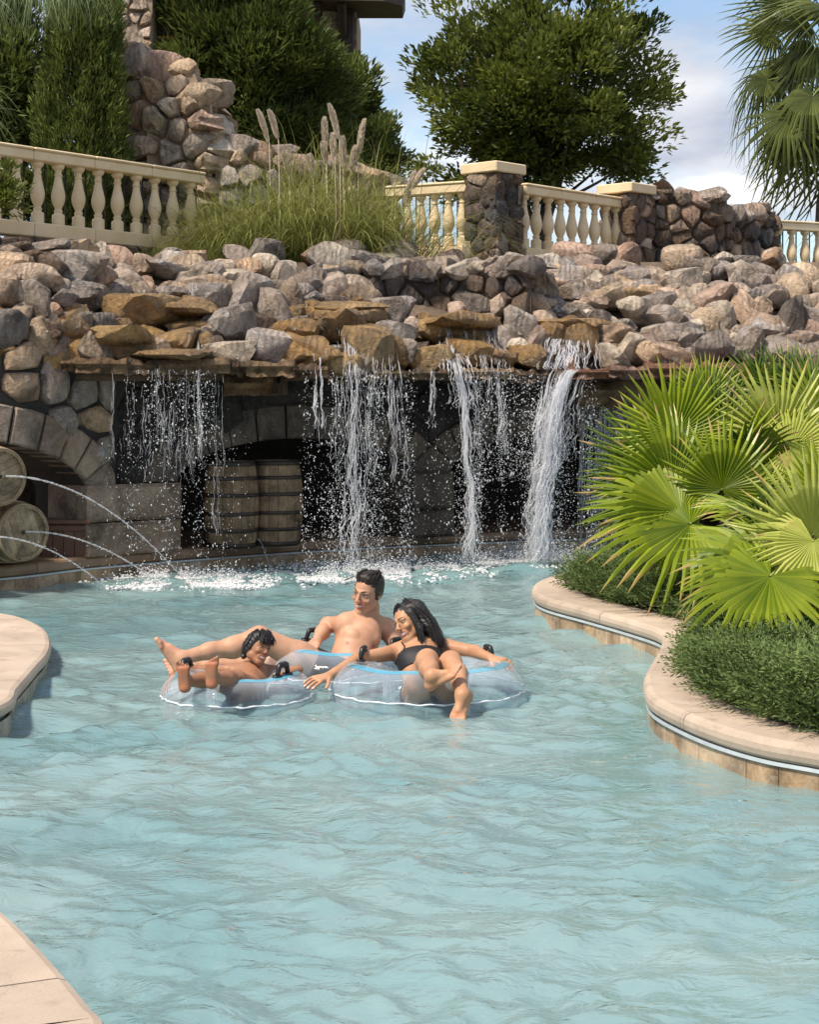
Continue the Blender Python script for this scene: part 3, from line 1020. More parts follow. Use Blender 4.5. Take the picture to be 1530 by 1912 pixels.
# flat layered slabs that form the lip, like weathered timber
M_SLAB = stone_mat('layered_lip_stone', [(.20, .12, .06), (.14, .09, .055), (.26, .17, .09), (.11, .08, .06)], rough=.5, patch=(.30, .21, .12), patch_amt=.4, scale=7, bstr=.9)
M_SLAB_R = stone_mat('red_layered_lip_stone', [(.34, .17, .09), (.28, .13, .075), (.24, .15, .11)], rough=.65, patch=(.42, .30, .22), patch_amt=.4, scale=7, bstr=.9)
def lip_slab(u0, u1, v0, v1, mt, out=.12, dep=.8, seed=0):
    rs = np.random.default_rng(seed)
    n = 9
    V = []; F = []
    prof = [(0, 0), (.02, .35), (-.015, .65), (.03, 1.0)]
    for i in range(n):
        t = i / (n - 1)
        u = u0 + (u1 - u0) * t
        Y = lipY(u) - out
        zb, zt = P(u, v1, Y)[2], P(u, v0, Y)[2]
        x = P(u, 0, Y)[0]
        e = rs.normal(0, .018, 6)
        for k, (dy, f) in enumerate(prof):
            V.append((x, Y + dy + e[k], zb + (zt - zb) * f + (e[4] if f > .9 else e[5] * .6 if f < .1 else 0)))
        V += [(x, Y + dep, zt), (x, Y + dep, zb)]
    for i in range(n - 1):
        for k in range(6):
            k2 = (k + 1) % 6
            F.append([i * 6 + k, i * 6 + 6 + k, i * 6 + 6 + k2, i * 6 + k2])
    F.append([0, 1, 2, 3, 4, 5]); F.append([(n - 1) * 6 + k for k in range(6)][::-1])
    o = build('lip_slab', V, F, mt, ledge, True)
    sharp_shade(o.data, 35)
for i, (u0, u1, v0, v1, mt, out) in enumerate([(112, 142, 671, 692, M_SLAB, .1), (140, 236, 670, 697, M_SLAB, .14), (238, 300, 673, 698, M_SLAB, .06), (298, 428, 671, 698, M_SLAB, .12), (430, 462, 676, 700, M_SLAB, .02),
        (460, 550, 674, 702, M_SLAB, .08), (548, 612, 682, 706, M_SLAB, .04), (418, 512, 704, 738, M_SLAB, -.25), (512, 530, 706, 736, M_SLAB, -.2), (612, 700, 700, 714, M_SLAB, .0), (700, 790, 692, 706, M_SLAB, .0), (770, 860, 690, 708, M_SLAB, .06),
        (860, 960, 688, 706, M_SLAB, .04), (960, 1062, 692, 714, M_SLAB, .0), (1056, 1140, 688, 708, M_SLAB_R, .16), (1138, 1212, 684, 705, M_SLAB_R, .2), (1210, 1310, 679, 704, M_SLAB_R, .16), (1308, 1372, 677, 702, M_SLAB_R, .2),
        (1370, 1480, 678, 706, M_SLAB_R, .12), (1480, 1600, 680, 706, M_SLAB_R, .15), (1080, 1220, 712, 760, M_SLAB, -.3), (1220, 1400, 712, 764, M_SLAB, -.35), (1400, 1600, 712, 764, M_SLAB, -.35)]):
    lip_slab(u0, u1, v0, v1, mt, out, 1.1 if out > -.1 else .5, i)

# upper basin: curved dark stone wall that the water lies behind
basin = empty('basin_wall', tuple(P(820, 560, 18.6)))
tag(basin, 'curved dark slate wall of the upper basin between the pampas grass and pillar', 'stone wall')
BW, BLn, _ = along([tuple(P(690, 560, 18.55)[:2]), tuple(P(760, 560, 18.75)[:2]), tuple(P(840, 560, 18.8)[:2]), tuple(P(920, 560, 18.6)[:2]), tuple(P(990, 560, 18.3)[:2])])
V = []; F = []
for s in np.linspace(0, BLn, 12):
    V += [BW(s, 2.3, -.02), BW(s, 3.05, -.02), BW(s, 3.05, -.6)]
for i in range(11):
    F += [[3 * i, 3 * i + 3, 3 * i + 4, 3 * i + 1], [3 * i + 1, 3 * i + 4, 3 * i + 5, 3 * i + 2]]
build('wall_core', V, F, M_MORTAR, basin, False)
rubble(basin, BW, 0, BLn, 2.35, 3.02, .21, [M_DARK], 9, .05, .02, None, 1.3)
for i in range(15):
    q = BW(BLn * (i + .5) / 15, 3.04, -.06)
    w = rsb.uniform(.2, .36)
    boulder(basin, q, w, w * rsb.uniform(.5, .75), [S_, G_, L_, D_][int(rsb.integers(4))], rsb, name='cap_stone')
# the upright wall at the far end of the lip, seen under the slabs
# ------------------------------------------------------------------ terrace: balustrades, pillars, walls
M_IRON2 = M_IRON
Z_RT = 4.28      # top of the hand rails
BAL_PROF = [(.068, 0), (.068, .105), (.064, .115), (.046, .122), (.040, .135), (.047, .150), (.047, .160), (.036, .170), (.040, .19), (.058, .225), (.071, .27), (.075, .31),
            (.071, .35), (.060, .40), (.048, .45), (.039, .50), (.036, .525), (.044, .532), (.044, .545), (.035, .552), (.036, .585), (.058, .605), (.066, .62), (.066, .65)]
BAL_SQ = [False] * len(BAL_PROF)
mbp = MB(); mbp.lathe(BAL_PROF, (0, 0, 0), 18, BAL_SQ)
BAL_ME = new_mesh('baluster', mbp.V, mbp.F, M_CREAM, True)
sharp_shade(BAL_ME, 45)

def seg_box(mb, a, b, z0, z1, w, off=0.0, bev=.012):
    a = np.array(a, float); b = np.array(b, float)
    t = b - a; L = np.linalg.norm(t); t /= L
    n = np.array([t[1], -t[0]])
    c = (a + b) / 2 + n * off
    mb.box((c[0], c[1], (z0 + z1) / 2), (L, w, z1 - z0), math.atan2(t[1], t[0]), bev)

def balustrade(name, a, b, label, nbal, seg=.85, ztop=Z_RT, first=.5, hide=None):
    a = np.array(a, float); b = np.array(b, float)
    L = np.linalg.norm(b - a); t = (b - a) / L
    zb = ztop - .93
    root = empty(name, ((a + b)[0] / 2, (a + b)[1] / 2, zb))
    tag(root, label, 'balustrade', 'cream balustrades on the terrace edge')
    k = max(1, int(round(L / seg)))
    for i in range(k):
        p0 = a + t * (L * i / k + (.002 if i else 0)); p1 = a + t * (L * (i + 1) / k - .002)
        mb = MB(); seg_box(mb, p0, p1, ztop - .125, ztop - .02, .185); mb.build('rail_block', M_CREAM, root)
        mb = MB(); seg_box(mb, p0, p1, ztop - .02, ztop + .012, .215); mb.build('rail_cap', M_CREAM, root)
        mb = MB(); seg_box(mb, p0, p1, zb, zb + .155, .20); mb.build('plinth_block', M_CREAM, root)
    b0 = base_of(root)
    n = np.array([t[1], -t[0]])
    for i in range(nbal):
        p = a + t * L * (i + first) / nbal
        link('baluster', BAL_ME, root, tuple(np.array([p[0], p[1], zb + .155]) - b0), None, (1, 1, (.93 - .155 - .125) / .65))
    for i in range(nbal + 1):
        p = a + t * L * min(1, max(0, (i + first - .5) / nbal)) - n * .05
        mb = MB().box((p[0], p[1], zb + .155 + .325), (.018, .018, .65))
        mb.build('iron_bar', M_IRON, root)
    mb = MB(); seg_box(mb, a, b, zb + .16, zb + .18, .02, -.05, 0); mb.build('iron_rail', M_IRON, root)
    return root

bl_a = P(-70, 0, 17.75)[:2]; bl_b = P(374, 0, 20.45)[:2]
balustrade('balustrade', bl_a, bl_b, 'long cream balustrade in front of the cypress, nearest the camera', 12, first=.42)
p1c = P(922, 0, 21.1)[:2]; p2c = P(1171, 0, 23.1)[:2]
balustrade('balustrade', P(726, 0, 21.75)[:2], P(880, 0, 21.2)[:2], 'short cream balustrade between the pampas grass and first stone pillar', 6, first=.4)
balustrade('balustrade', P(972, 0, 21.4)[:2], P(1166, 0, 23.05)[:2], 'cream balustrade between the two capped stone pillars', 9, first=.3)
balustrade('balustrade', P(1444, 0, 25.7)[:2], P(1640, 0, 26.6)[:2], 'cream balustrade at the far end beyond the rubble wall, under the palm', 8, first=.4)

def stone_pillar(c, label, side=.47, zt=4.355, zb=2.9, rz=R(47), seed=0):
    root = empty('stone_pillar', (c[0], c[1], zb))
    tag(root, label, 'stone pillar', 'capped stone pillars on the terrace')
    mb = MB().box((c[0], c[1], (zb + zt) / 2), (side - .03, side - .03, zt - zb), rz); mb.build('pillar_core', M_MORTAR, root)
    for f in range(4):
        a = rz + f * math.pi / 2
        d = np.array([math.cos(a), math.sin(a)]); n = np.array([d[1], -d[0]])
        o = np.array(c) - d * (side / 2 + .03) + n * (side / 2 - .02)
        rubble(root, planar(o, a), 0, side + .06, zb, zt, .19, [M_DARK, M_DARK, M_STONE], seed + f, .045, .018, None, 1.15)
    mb = MB().box((c[0], c[1], zt + .06), (side + .10, side + .10, .125), rz, .012); mb.build('cap', M_CREAM, root)
    return root
stone_pillar(p1c, 'nearer dark fieldstone pillar with cream cap beside the pampas grass', seed=40)
stone_pillar(p2c, 'farther dark fieldstone pillar with cream cap joined to the rubble wall', seed=50)

def rubble_wall(name, pts, ztop, zb, cell, mats, seed, label, core=M_MORTAR, proud=.06, gap=.025, thick=.5, caps=0, capmat=None, aspect=1.25, capsize=.3):
    M, L, Ls = along(pts)
    root = empty(name, (pts[len(pts) // 2][0], pts[len(pts) // 2][1], zb))
    tag(root, label, 'stone wall')
    zf = ztop if callable(ztop) else (lambda s: ztop)
    V = []; F = []
    S = np.unique(np.r_[np.linspace(0, L, 24), Ls])
    for s in S:
        V += [M(s, zb, -.02), M(s, zf(s) - .06, -.02), M(s, zf(s) - .06, -thick), M(s, zb, -thick)]
    for i in range(len(S) - 1):
        for k in range(4):
            k2 = (k + 1) % 4
            F.append([i * 4 + k, i * 4 + 4 + k, i * 4 + 4 + k2, i * 4 + k2])
    F += [[0, 1, 2, 3], [len(V) - 4 + k for k in (3, 2, 1, 0)]]
    build('wall_core', V, F, core, root, False)
    zmax = max(zf(s) for s in np.linspace(0, L, 60))
    rubble(root, M, 0, L, zb, zmax, cell, mats, seed, proud, gap, lambda s, z: z < zf(s) - cell * .2, aspect)
    rs = np.random.default_rng(seed + 500)
    for i in range(caps):
        s = L * (i + rs.uniform(.2, .8)) / caps
        w = rs.uniform(.75, 1.35) * capsize
        h = w * rs.uniform(.45, .75)
        q = M(s, zf(s) + h * .1, -rs.uniform(.05, .3))
        boulder(root, q, w, h, (capmat or mats)[int(rs.integers(len(capmat or mats)))], rs, dep=.4, name='cap_stone')
    return root
# low walls carrying the balustrades
def off(p, q, d):
    p = np.array(p); q = np.array(q); t = (q - p) / np.linalg.norm(q - p); n = np.array([t[1], -t[0]])
    return [tuple(p + n * d), tuple(q + n * d)]
rubble_wall('retaining_wall', off(bl_a, bl_b, .16), 3.345, 2.6, .20, [M_DARK], 60, 'low dark stone wall under the long balustrade beside the cypress', proud=.05, thick=.32)
rubble_wall('retaining_wall', off(P(700, 0, 21.8)[:2], P(880, 0, 21.2)[:2], .16), 3.345, 2.7, .2, [M_STONE, M_DARK], 61, 'low stone wall under the short balustrade behind the grass', thick=.32)
rubble_wall('retaining_wall', off(P(968, 0, 21.35)[:2], P(1166, 0, 23.05)[:2], .16), 3.345, 2.6, .2, [M_STONE, M_TAN, M_DARK], 62, 'low stone wall under the balustrade joining both pillars', thick=.32)
rubble_wall('retaining_wall', off(P(1440, 0, 25.6)[:2], P(1660, 0, 26.6)[:2], .16), 3.345, 2.6, .22, [M_STONE], 63, 'low stone wall under the farthest balustrade below the palm', thick=.32)
# tall dark rubble wall with a corner between the second pillar and the far balustrade
def wz(s): return 4.30 + .10 * math.sin(s * 2.3) + .06 * math.sin(s * 6.1)
rubble_wall('rubble_wall', [tuple(P(1205, 0, 23.2)[:2]), tuple(P(1338, 0, 23.5)[:2]), tuple(P(1452, 0, 25.4)[:2])],
            wz, 2.6, .205, [M_DARK, M_DARK, M_STONE], 70, 'tall dark rubble wall with a bend beside the farther pillar', caps=14, capmat=[M_STONE, M_GREY, M_LIGHT], proud=.07)
# pale rock cliff rising behind the long balustrade
CL_PTS = [tuple(P(196, 0, 22.4)[:2]), tuple(P(262, 0, 21.7)[:2]), tuple(P(395, 0, 21.5)[:2]), tuple(P(414, 0, 22.3)[:2])]
_cm, CLL, _ = along(CL_PTS)
def cz(s):
    p = _cm(s, 0, 0); u = U0 + FPX * p[0] / p[1]
    v = float(np.interp(u, [190, 215, 250, 290, 310, 365, 372, 400, 412], [90, 88, 100, 128, 130, 128, 165, 192, 240]))
    return P(u, v, p[1])[2]
rubble_wall('rock_cliff', CL_PTS, cz, 3.3, .27, [M_TAN, M_TAN, M_LIGHT, M_STONE], 80, 'pale tan rock wall rising in steps between cypress and dark tree', core=M_MORTAR_L, caps=10, capmat=[M_STONE, M_TAN], proud=.15, gap=.03, aspect=1.15, capsize=.38, thick=.8)
def cz2(s):
    return 5.0 - .07 * s + .06 * math.sin(s * 3.1)
LW = [tuple(P(404, 0, 21.5)[:2]), tuple(P(560, 0, 21.9)[:2]), tuple(P(745, 0, 22.6)[:2])]
rubble_wall('low_rock_wall', LW, lambda s: 4.72 - .12 * s + .05 * math.sin(s * 4), 3.2, .26, [M_TAN, M_GREY, M_STONE], 85, 'weathered low rock wall running behind the pampas grass', core=M_MORTAR_L, caps=11, capmat=[M_STONE, M_GREY, M_TAN], proud=.09, gap=.03, capsize=.4)

# ------------------------------------------------------------------ buildings behind the trees
M_ORANGE = plain_mat('ochre_render', (.60, .26, .05), (.52, .21, .04), rough=.8)
M_ROOF = plain_mat('dark_roof', (.05, .035, .03), (.08, .055, .045), rough=.7)
M_WOOD_D = plain_mat('dark_timber', (.03, .02, .015), (.05, .03, .02), rough=.7)
ch = empty('stone_chimney_house', tuple(P(250, 100, 26.0)))
tag(ch, 'ochre house corner with pale stone chimney above the tan rock wall', 'house')
c0 = P(178, 0, 26.6); c1 = P(330, 0, 26.6)
mb = MB().box(((c0[0] + c1[0]) / 2, 28.1, 5.6), (c1[0] - c0[0], 3.0, 5.0)); mb.build('house_wall', M_ORANGE, ch)
q0, q1 = P(211, 0, 26.0), P(286, 0, 26.0)
mb = MB().box(((q0[0] + q1[0]) / 2, 26.33, 5.6), (q1[0] - q0[0] - .04, .6, 5.0)); mb.build('chimney_core', M_MORTAR_L, ch)
rubble(ch, planar((q0[0], 26.02), 0), 0, q1[0] - q0[0], 5.6, 8.1, .22, [M_LIGHT, M_LIGHT, M_TAN], 90, .06, .025, None, .95, name='chimney_stone')
mb = MB().box((P(300, 0, 26.5)[0], 26.55, 7.3), (.32, .08, .22)); mb.build('shutter', M_WOOD_D, ch)
mb = MB().box((P(203, 0, 26.5)[0], 26.57, 7.0), (.05, .06, 1.6)); mb.build('timber_post', M_WOOD_D, ch)

tw = empty('stone_tower', tuple(P(620, 200, 34.0)))
tag(tw, 'stone building with deep dark eaves half hidden behind the dense tree', 'building')
t0, t1 = P(560, 0, 34.0), P(668, 0, 34.0)
mb = MB().box(((t0[0] + t1[0]) / 2, 35.6, 6.2), (t1[0] - t0[0] - .05, 3.1, 6.6)); mb.build('tower_core', M_MORTAR_L, tw)
rubble(tw, planar((t0[0], 34.03), 0), 0, t1[0] - t0[0], 6.5, 9.35, .36, [M_LIGHT, M_TAN, M_STONE], 95, .06, .03, None, .9, name='tower_stone')
e0, e1 = P(540, 0, 33.2), P(752, 0, 33.2)
zev = P(0, 4, 33.2)[2]
rv = [(e0[0], 32.9, zev), (e1[0] - .35, 32.9, zev - .05), (e1[0], 33.6, zev + .02), (e1[0], 34.6, zev), (e0[0], 34.6, zev),
      (e0[0], 32.9, zev + .16), (e1[0] - .30, 32.9, zev + .13), (e1[0] + .05, 33.6, zev + .2), (e1[0] + .05, 34.6, zev + .16), (e0[0], 34.6, zev + .16),
      (e0[0], 34.5, zev + 1.2), (e1[0] - 1.4, 34.5, zev + 1.2)]
rf = [[4, 3, 2, 1, 0], [0, 1, 6, 5], [1, 2, 7, 6], [2, 3, 8, 7], [3, 4, 9, 8], [4, 0, 5, 9], [5, 6, 11, 10], [6, 7, 11], [7, 8, 11], [8, 9, 10, 11]]
roof = build('roof', rv, rf, M_ROOF, tw, False)
for ux in (595, 640):
    x = P(ux, 0, 33.7)[0]
    mb = MB().tube([(x, 34.0, zev - .75), (x, 33.75, zev - .5), (x, 33.35, zev - .12), (x, 33.1, zev - .02)], .09, 6)
    mb.build('eave_bracket', M_WOOD_D, tw)
mb = MB().tube([(P(651, 0, 33.9)[0], 33.85, 5.0), (P(651, 0, 33.9)[0], 33.85, zev)], .12, 8); mb.build('downpipe', M_WOOD_D, tw)
# ------------------------------------------------------------------ plants
M_MAG = leaf_mat('glossy_broadleaf', (.045, .07, .015), (.28, .315, .058), trans=.36, rough=.35, spec=.5, scale=1.1)
M_POD = leaf_mat('dark_needle_leaf', (.04, .065, .016), (.20, .24, .055), trans=.33, rough=.45, spec=.35, scale=1.3)
M_CYP = leaf_mat('cypress_scale_leaf', (.04, .062, .012), (.19, .225, .05), trans=.2, rough=.6, spec=.2, scale=2.0)
M_HEDGE = leaf_mat('yellow_green_leaf', (.05, .075, .01), (.22, .24, .035), trans=.3, rough=.5, scale=3)
M_BLADE = leaf_mat('pampas_blade', (.12, .145, .025), (.42, .42, .14), trans=.35, rough=.55, spec=.3, scale=3)
M_PINE = leaf_mat('pine_needle', (.06, .10, .03), (.20, .26, .10), trans=.2, rough=.45, scale=3)
M_JUN = leaf_mat('juniper_spray', (.030, .056, .014), (.15, .21, .062), trans=.15, rough=.6, spec=.2, scale=2.5)
M_FAN = leaf_mat('fan_palm_leaf', (.10, .17, .006), (.37, .43, .03), dry=(.50, .36, .13), trans=.34, rough=.38, spec=.45, scale=1.8, tcol=(1.0, 1.0, .55))
M_FANP = leaf_mat('pale_fan_palm_leaf', (.26, .33, .03), (.58, .60, .16), dry=(.50, .36, .13), trans=.34, rough=.4, spec=.45, scale=1.8, tcol=(1.0, 1.0, .6))
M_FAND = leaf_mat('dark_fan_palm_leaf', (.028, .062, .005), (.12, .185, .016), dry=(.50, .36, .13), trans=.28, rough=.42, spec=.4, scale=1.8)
M_FANT = leaf_mat('tall_palm_leaf', (.035, .055, .015), (.19, .22, .06), trans=.3, rough=.45, spec=.35, scale=1.0)
M_PLUME = leaf_mat('pampas_plume', (.80, .68, .54), (.93, .84, .72), trans=.55, rough=.9, spec=.1, scale=4)
M_BARK = plain_mat('bark', (.09, .065, .045), (.05, .035, .025), scale=14, rough=.95, bstr=.8)
M_STALK = plain_mat('palm_stalk', (.20, .26, .05), (.28, .32, .08), rough=.5, bstr=0)

def unit(a):
    return a / (np.linalg.norm(a, axis=-1, keepdims=True) + 1e-9)

def leaf_quads(pos, dirs, nrm, L, Wd, fold=.12):
    """one folded leaf of four corners per row"""
    dirs = unit(dirs); side = unit(np.cross(dirs, nrm)); up = np.cross(side, dirs)
    L = np.asarray(L)[:, None] if np.ndim(L) else L
    Wd = np.asarray(Wd)[:, None] if np.ndim(Wd) else Wd
    a = pos; b = pos + dirs * L * .5 + side * Wd / 2 + up * L * fold
    c = pos + dirs * L; d = pos + dirs * L * .5 - side * Wd / 2 + up * L * fold
    V = np.stack([a, b, c, d], 1).reshape(-1, 3)
    n = len(pos)
    i = np.arange(n) * 4
    F = np.concatenate([np.stack([i, i + 1, i + 2], 1), np.stack([i, i + 2, i + 3], 1)])
    return V, F

def foliage(name, V, F, tone, k, mat, parent):
    o = build(name, V, F, mat, parent, smooth=False)
    set_tone(o.data, tone, k)
    return o

def clump_tree(name, label, base, centre, radii, nclump, nleaf, leafL, leafW, mat, seed, crad=.3, shell=.55, cut=None, upbias=.6, group=None, cat='tree', rough=.35, trunk_r=.12, needle=False):
    """trunk, limbs to the clumps and a crown of leaves gathered in clumps with gaps between"""
    rs = np.random.default_rng(seed)
    root = empty(name, tuple(base))
    tag(root, label, cat, group)
    C = []
    centre = np.array(centre, float); radii = np.array(radii, float)
    while len(C) < nclump:
        d = unit(rs.normal(size=3)); r = rs.uniform(shell, 1.0)
        nz = mnoise.noise(Vector(d * 1.9 + seed)) * rough + mnoise.noise(Vector(d * 4.5 + seed)) * rough * .6
        p = d * r * (1 + nz)
        if cut is not None and not cut(p): continue
        C.append(centre + p * radii)
    C = np.array(C)
    # leaves
    n = nclump * nleaf
    ci = np.repeat(np.arange(nclump), nleaf)
    outd = unit(C - centre)
    csz = crad * rs.uniform(.6, 1.3, nclump)
    off_ = unit(rs.normal(size=(n, 3))) * (rs.random(n) ** .45)[:, None] * np.array([1, 1, .62]) * csz[ci][:, None] * .85
    pos = C[ci] + off_
    dirs = unit(off_ * 1.0 / csz[ci][:, None] + outd[ci] * .6 + np.array([0, 0, upbias]) + rs.normal(size=(n, 3)) * .35)
    nrm = unit(rs.normal(size=(n, 3)) * .5 + np.array([0, 0, 1.0]) + outd[ci] * .3)
    L = leafL * rs.uniform(.7, 1.25, n); W = leafW * rs.uniform(.8, 1.2, n)
    V, F = leaf_quads(pos, dirs, nrm, L, W)
    tone = np.clip(rs.uniform(.1, .6, nclump)[ci] + rs.normal(0, .15, n), 0, 1)
    foliage('crown', V, F, tone, 4, mat, root)
    # trunk and limbs
    top = centre + np.array([0, 0, radii[2] * .35])
    t = np.linspace(0, 1, 9)
    tr = np.array(base)[None] * (1 - t[:, None]) + top[None] * t[:, None]
    tr[:, 0] += .12 * np.sin(t * 5 + seed); tr[:, 1] += .1 * np.cos(t * 4 + seed)
    mb = MB().tube(tr, trunk_r * (1.15 - t * .85), 8)
    tk = mb.build('trunk', M_BARK, root, True)
    mb = MB()
    for i in rs.choice(nclump, min(nclump, 46), replace=False):
        a = tr[int(rs.integers(2, 8))]
        q = C[i]
        mid = (a + q) / 2 + np.array([0, 0, -.08 * np.linalg.norm(q - a)])
        tt = np.linspace(0, 1, 6)[:, None]
        pts = a * (1 - tt) ** 2 + 2 * mid * tt * (1 - tt) + q * tt ** 2
        mb.tube(pts, np.linspace(trunk_r * .35, .012, 6), 5)
    mb.build('branch', M_BARK, root, True)
    return root

# broad dense evergreen behind the pillars
def cut_mag(p):
    w = np.interp(p[2], [-1.2, -.7, -.2, .3, .8, 1.3], [1.02, 1.0, .98, .86, .74, .62])
    return -w * .96 < p[0] < w and p[2] > -.84
clump_tree('evergreen_tree', 'broad glossy evergreen tree against the sky behind the two pillars', (P(1010, 0, 30)[0], 30.0, 3.36),
           P(1006, 180, 30.0), (2.40, 1.7, 2.35), 215, 210, .135, .058, M_MAG, 12, crad=.50, shell=.40, cut=cut_mag, rough=.5)
clump_tree('evergreen_tree', 'big dark dense tree beside the tan rock wall, hiding a stone building', (P(500, 0, 27.5)[0], 27.5, 3.36),
           P(472, 62, 27.5), (1.95, 1.6, 2.35), 330, 260, .17, .028, M_POD, 31, crad=.50, shell=.5, rough=.28, upbias=.9, cut=lambda p: p[0] < .44 - .78 * p[2] and p[0] > -.94)
clump_tree('evergreen_tree', 'narrow dark tree in front of the stone building, right of the dense tree', (P(640, 0, 30)[0], 30.5, 3.36),
           P(640, 215, 30.5), (.62, .7, 1.15), 130, 130, .14, .042, M_POD, 33, crad=.34, shell=.3, rough=.4, upbias=.6)
clump_tree('small_tree', 'small dark bush showing above the low rock wall beside the pampas plumes', (P(715, 0, 27)[0], 27.0, 3.36),
           P(712, 290, 27.0), (.34, .4, .62), 60, 80, .10, .038, M_POD, 35, crad=.22, shell=.2, rough=.4, trunk_r=.05)
clump_tree('small_tree', 'small dark tree at the top corner, behind the cypress', (P(20, 0, 24)[0], 24.0, 3.36),
           P(10, 160, 24.0), (.75, .7, 1.5), 200, 90, .13, .04, M_POD, 37, crad=.34, shell=.2, rough=.3)
# yellow-green hedge behind the long balustrade, in single bushes
for i, (u, v, r_) in enumerate([(-10, 385, .42), (60, 372, .40), (120, 385, .40), (20, 350, .32), (190, 392, .34)]):
    clump_tree('hedge_bush', ['yellow-green bush behind the balusters at the picture edge', 'rounded yellow-green bush behind the balusters left of the cypress foot', 'yellow-green bush behind the balusters right below the cypress', 'small yellow-green bush set higher behind the first balusters', 'yellow-green bush behind the balusters farthest along the hedge'][i], (P(u, 0, 20.6)[0], 20.6 + u * .004, 3.36),
               P(u, v, 20.6 + u * .004), (r_, r_ * .8, r_ * .75), 34, 60, .07, .035, M_HEDGE, 60 + i, crad=.16, shell=.2, rough=.2, trunk_r=.03, cat='bush', group='hedge behind the long balustrade')
clump_tree('flowering_shrub', 'leafy green shrub hanging over the end of the long balustrade', (P(-20, 0, 17.3)[0], 17.3, 3.2),
           P(-2, 355, 17.35), (.20, .2, .28), 26, 60, .085, .025, M_MAG, 71, crad=.13, shell=.1, rough=.3, trunk_r=.02, cat='shrub')

def spray_cone(name, label, base, h, r0, n, mat, seed, cat='tree'):
    """columnar conifer: feathery upright sprays over a tapering body"""
    rs = np.random.default_rng(seed)
    root = empty(name, tuple(base)); tag(root, label, cat)
    nb = n
    z = rs.uniform(0, 1, nb) ** .9
    th = rs.uniform(0, 2 * math.pi, nb)
    env = np.interp(z, [0, .08, .25, .6, .85, 1], [.72, .95, 1, .86, .6, .1])
    lob = np.array([mnoise.noise(Vector((math.cos(a) * 1.6, math.sin(a) * 1.6, zz * 5 + seed))) + .8 * mnoise.noise(Vector((math.cos(a) * 4, math.sin(a) * 4, zz * 13 + seed))) for a, zz in zip(th, z)])
    r = r0 * env * (1 + .34 * lob) * rs.uniform(.72, 1.0, nb)
    pos = np.stack([r * np.cos(th), r * np.sin(th), z * h], 1) + np.array(base)
    outd = np.stack([np.cos(th), np.sin(th), np.zeros(nb)], 1)
    k = 7
    ci = np.repeat(np.arange(nb), k)
    d = unit(outd[ci] * .55 + np.array([0, 0, 1.0]) + rs.normal(size=(nb * k, 3)) * .38)
    pp = pos[ci] + rs.normal(size=(nb * k, 3)) * .035
    V, F = leaf_quads(pp, d, rs.normal(size=(nb * k, 3)), .10 * rs.uniform(.6, 1.3, nb * k), .022 * np.ones(nb * k), .08)
    tone = np.clip(.35 + .5 * lob[ci] + rs.normal(0, .12, nb * k), 0, 1)
    foliage('crown', V, F, tone, 4, mat, root)
    MB().tube([np.array(base), np.array(base) + np.array([.03, 0, h * .9])], [.11, .02], 8).build('trunk', M_BARK, root, True)
    # dense inner twigs
    mb = MB()
    for i in range(60):
        zz = rs.uniform(.02, .9); a = rs.uniform(0, 6.28); rr = r0 * np.interp(zz, [0, .25, .6, 1], [.7, .8, .6, .05])
        b_ = np.array(base)
        mb.tube([b_ + np.array([0, 0, zz * h]), b_ + np.array([math.cos(a) * rr, math.sin(a) * rr, zz * h + .25])], [.02, .006], 4)
    mb.build('branch', M_BARK, root, True)
    return root
spray_cone('cypress_tree', 'tall columnar cypress standing behind the long balustrade', (P(152, 0, 21.0)[0], 21.0, 3.36), 3.9, .53, 7200, M_CYP, 5)

# pine with long drooping needles reaching into the top corner
pine = empty('pine_tree', (-6.2, 19.3, 3.36))
tag(pine, 'pine with long drooping needles hanging into the corner over the cypress', 'tree')
rs = np.random.default_rng(8)
MB().tube([(-6.2, 19.3, 3.36), (-6.15, 19.25, 5.0), (-6.0, 19.2, 7.4)], [.13, .11, .07], 8).build('trunk', M_BARK, pine, True)
NV = []; NF = []; tones = []
tips = [(20, -50), (65, -40), (105, -35), (140, -40), (175, -50), (110, -70), (45, -80), (-20, -10), (-35, 160), (-40, 210)]
for (u, v) in tips:
    Yp = 19.2 + rs.uniform(-.5, .3)
    c = P(u, v, Yp)
    MB().tube([(-6.05, 19.22, min(7.3, c[2] + .5)), c * .4 + np.array([-6.05, 19.2, c[2] + .5]) * .6 + np.array([0, 0, .1]), c], [.035, .02, .01], 5).build('branch', M_BARK, pine, True)
    for i in range(75):
        d = unit(rs.normal(size=3) * np.array([.8, .6, .8]) + np.array([.15, 0, -.45])); Ln = rs.uniform(.35, .72)
        prev = c + rs.normal(size=3) * .05
        pts = [prev]
        for k in range(5):
            d = unit(d + np.array([0, 0, -.24])); prev = prev + d * Ln / 5; pts.append(prev)
        pts = np.array(pts)
        side = unit(np.cross(d, np.array([.2, 1, .1]))) * .0034
        n0 = len(NV)
        for k, q in enumerate(pts):
            w = 1 - k / 5.5
            NV += [q - side * w, q + side * w]
        for k in range(5):
            NF.append([n0 + 2 * k, n0 + 2 * k + 1, n0 + 2 * k + 3, n0 + 2 * k + 2])
        tones.append(rs.uniform(0, 1))
foliage('needles', NV, np.array(NF), np.array(tones), 12, M_PINE, pine)

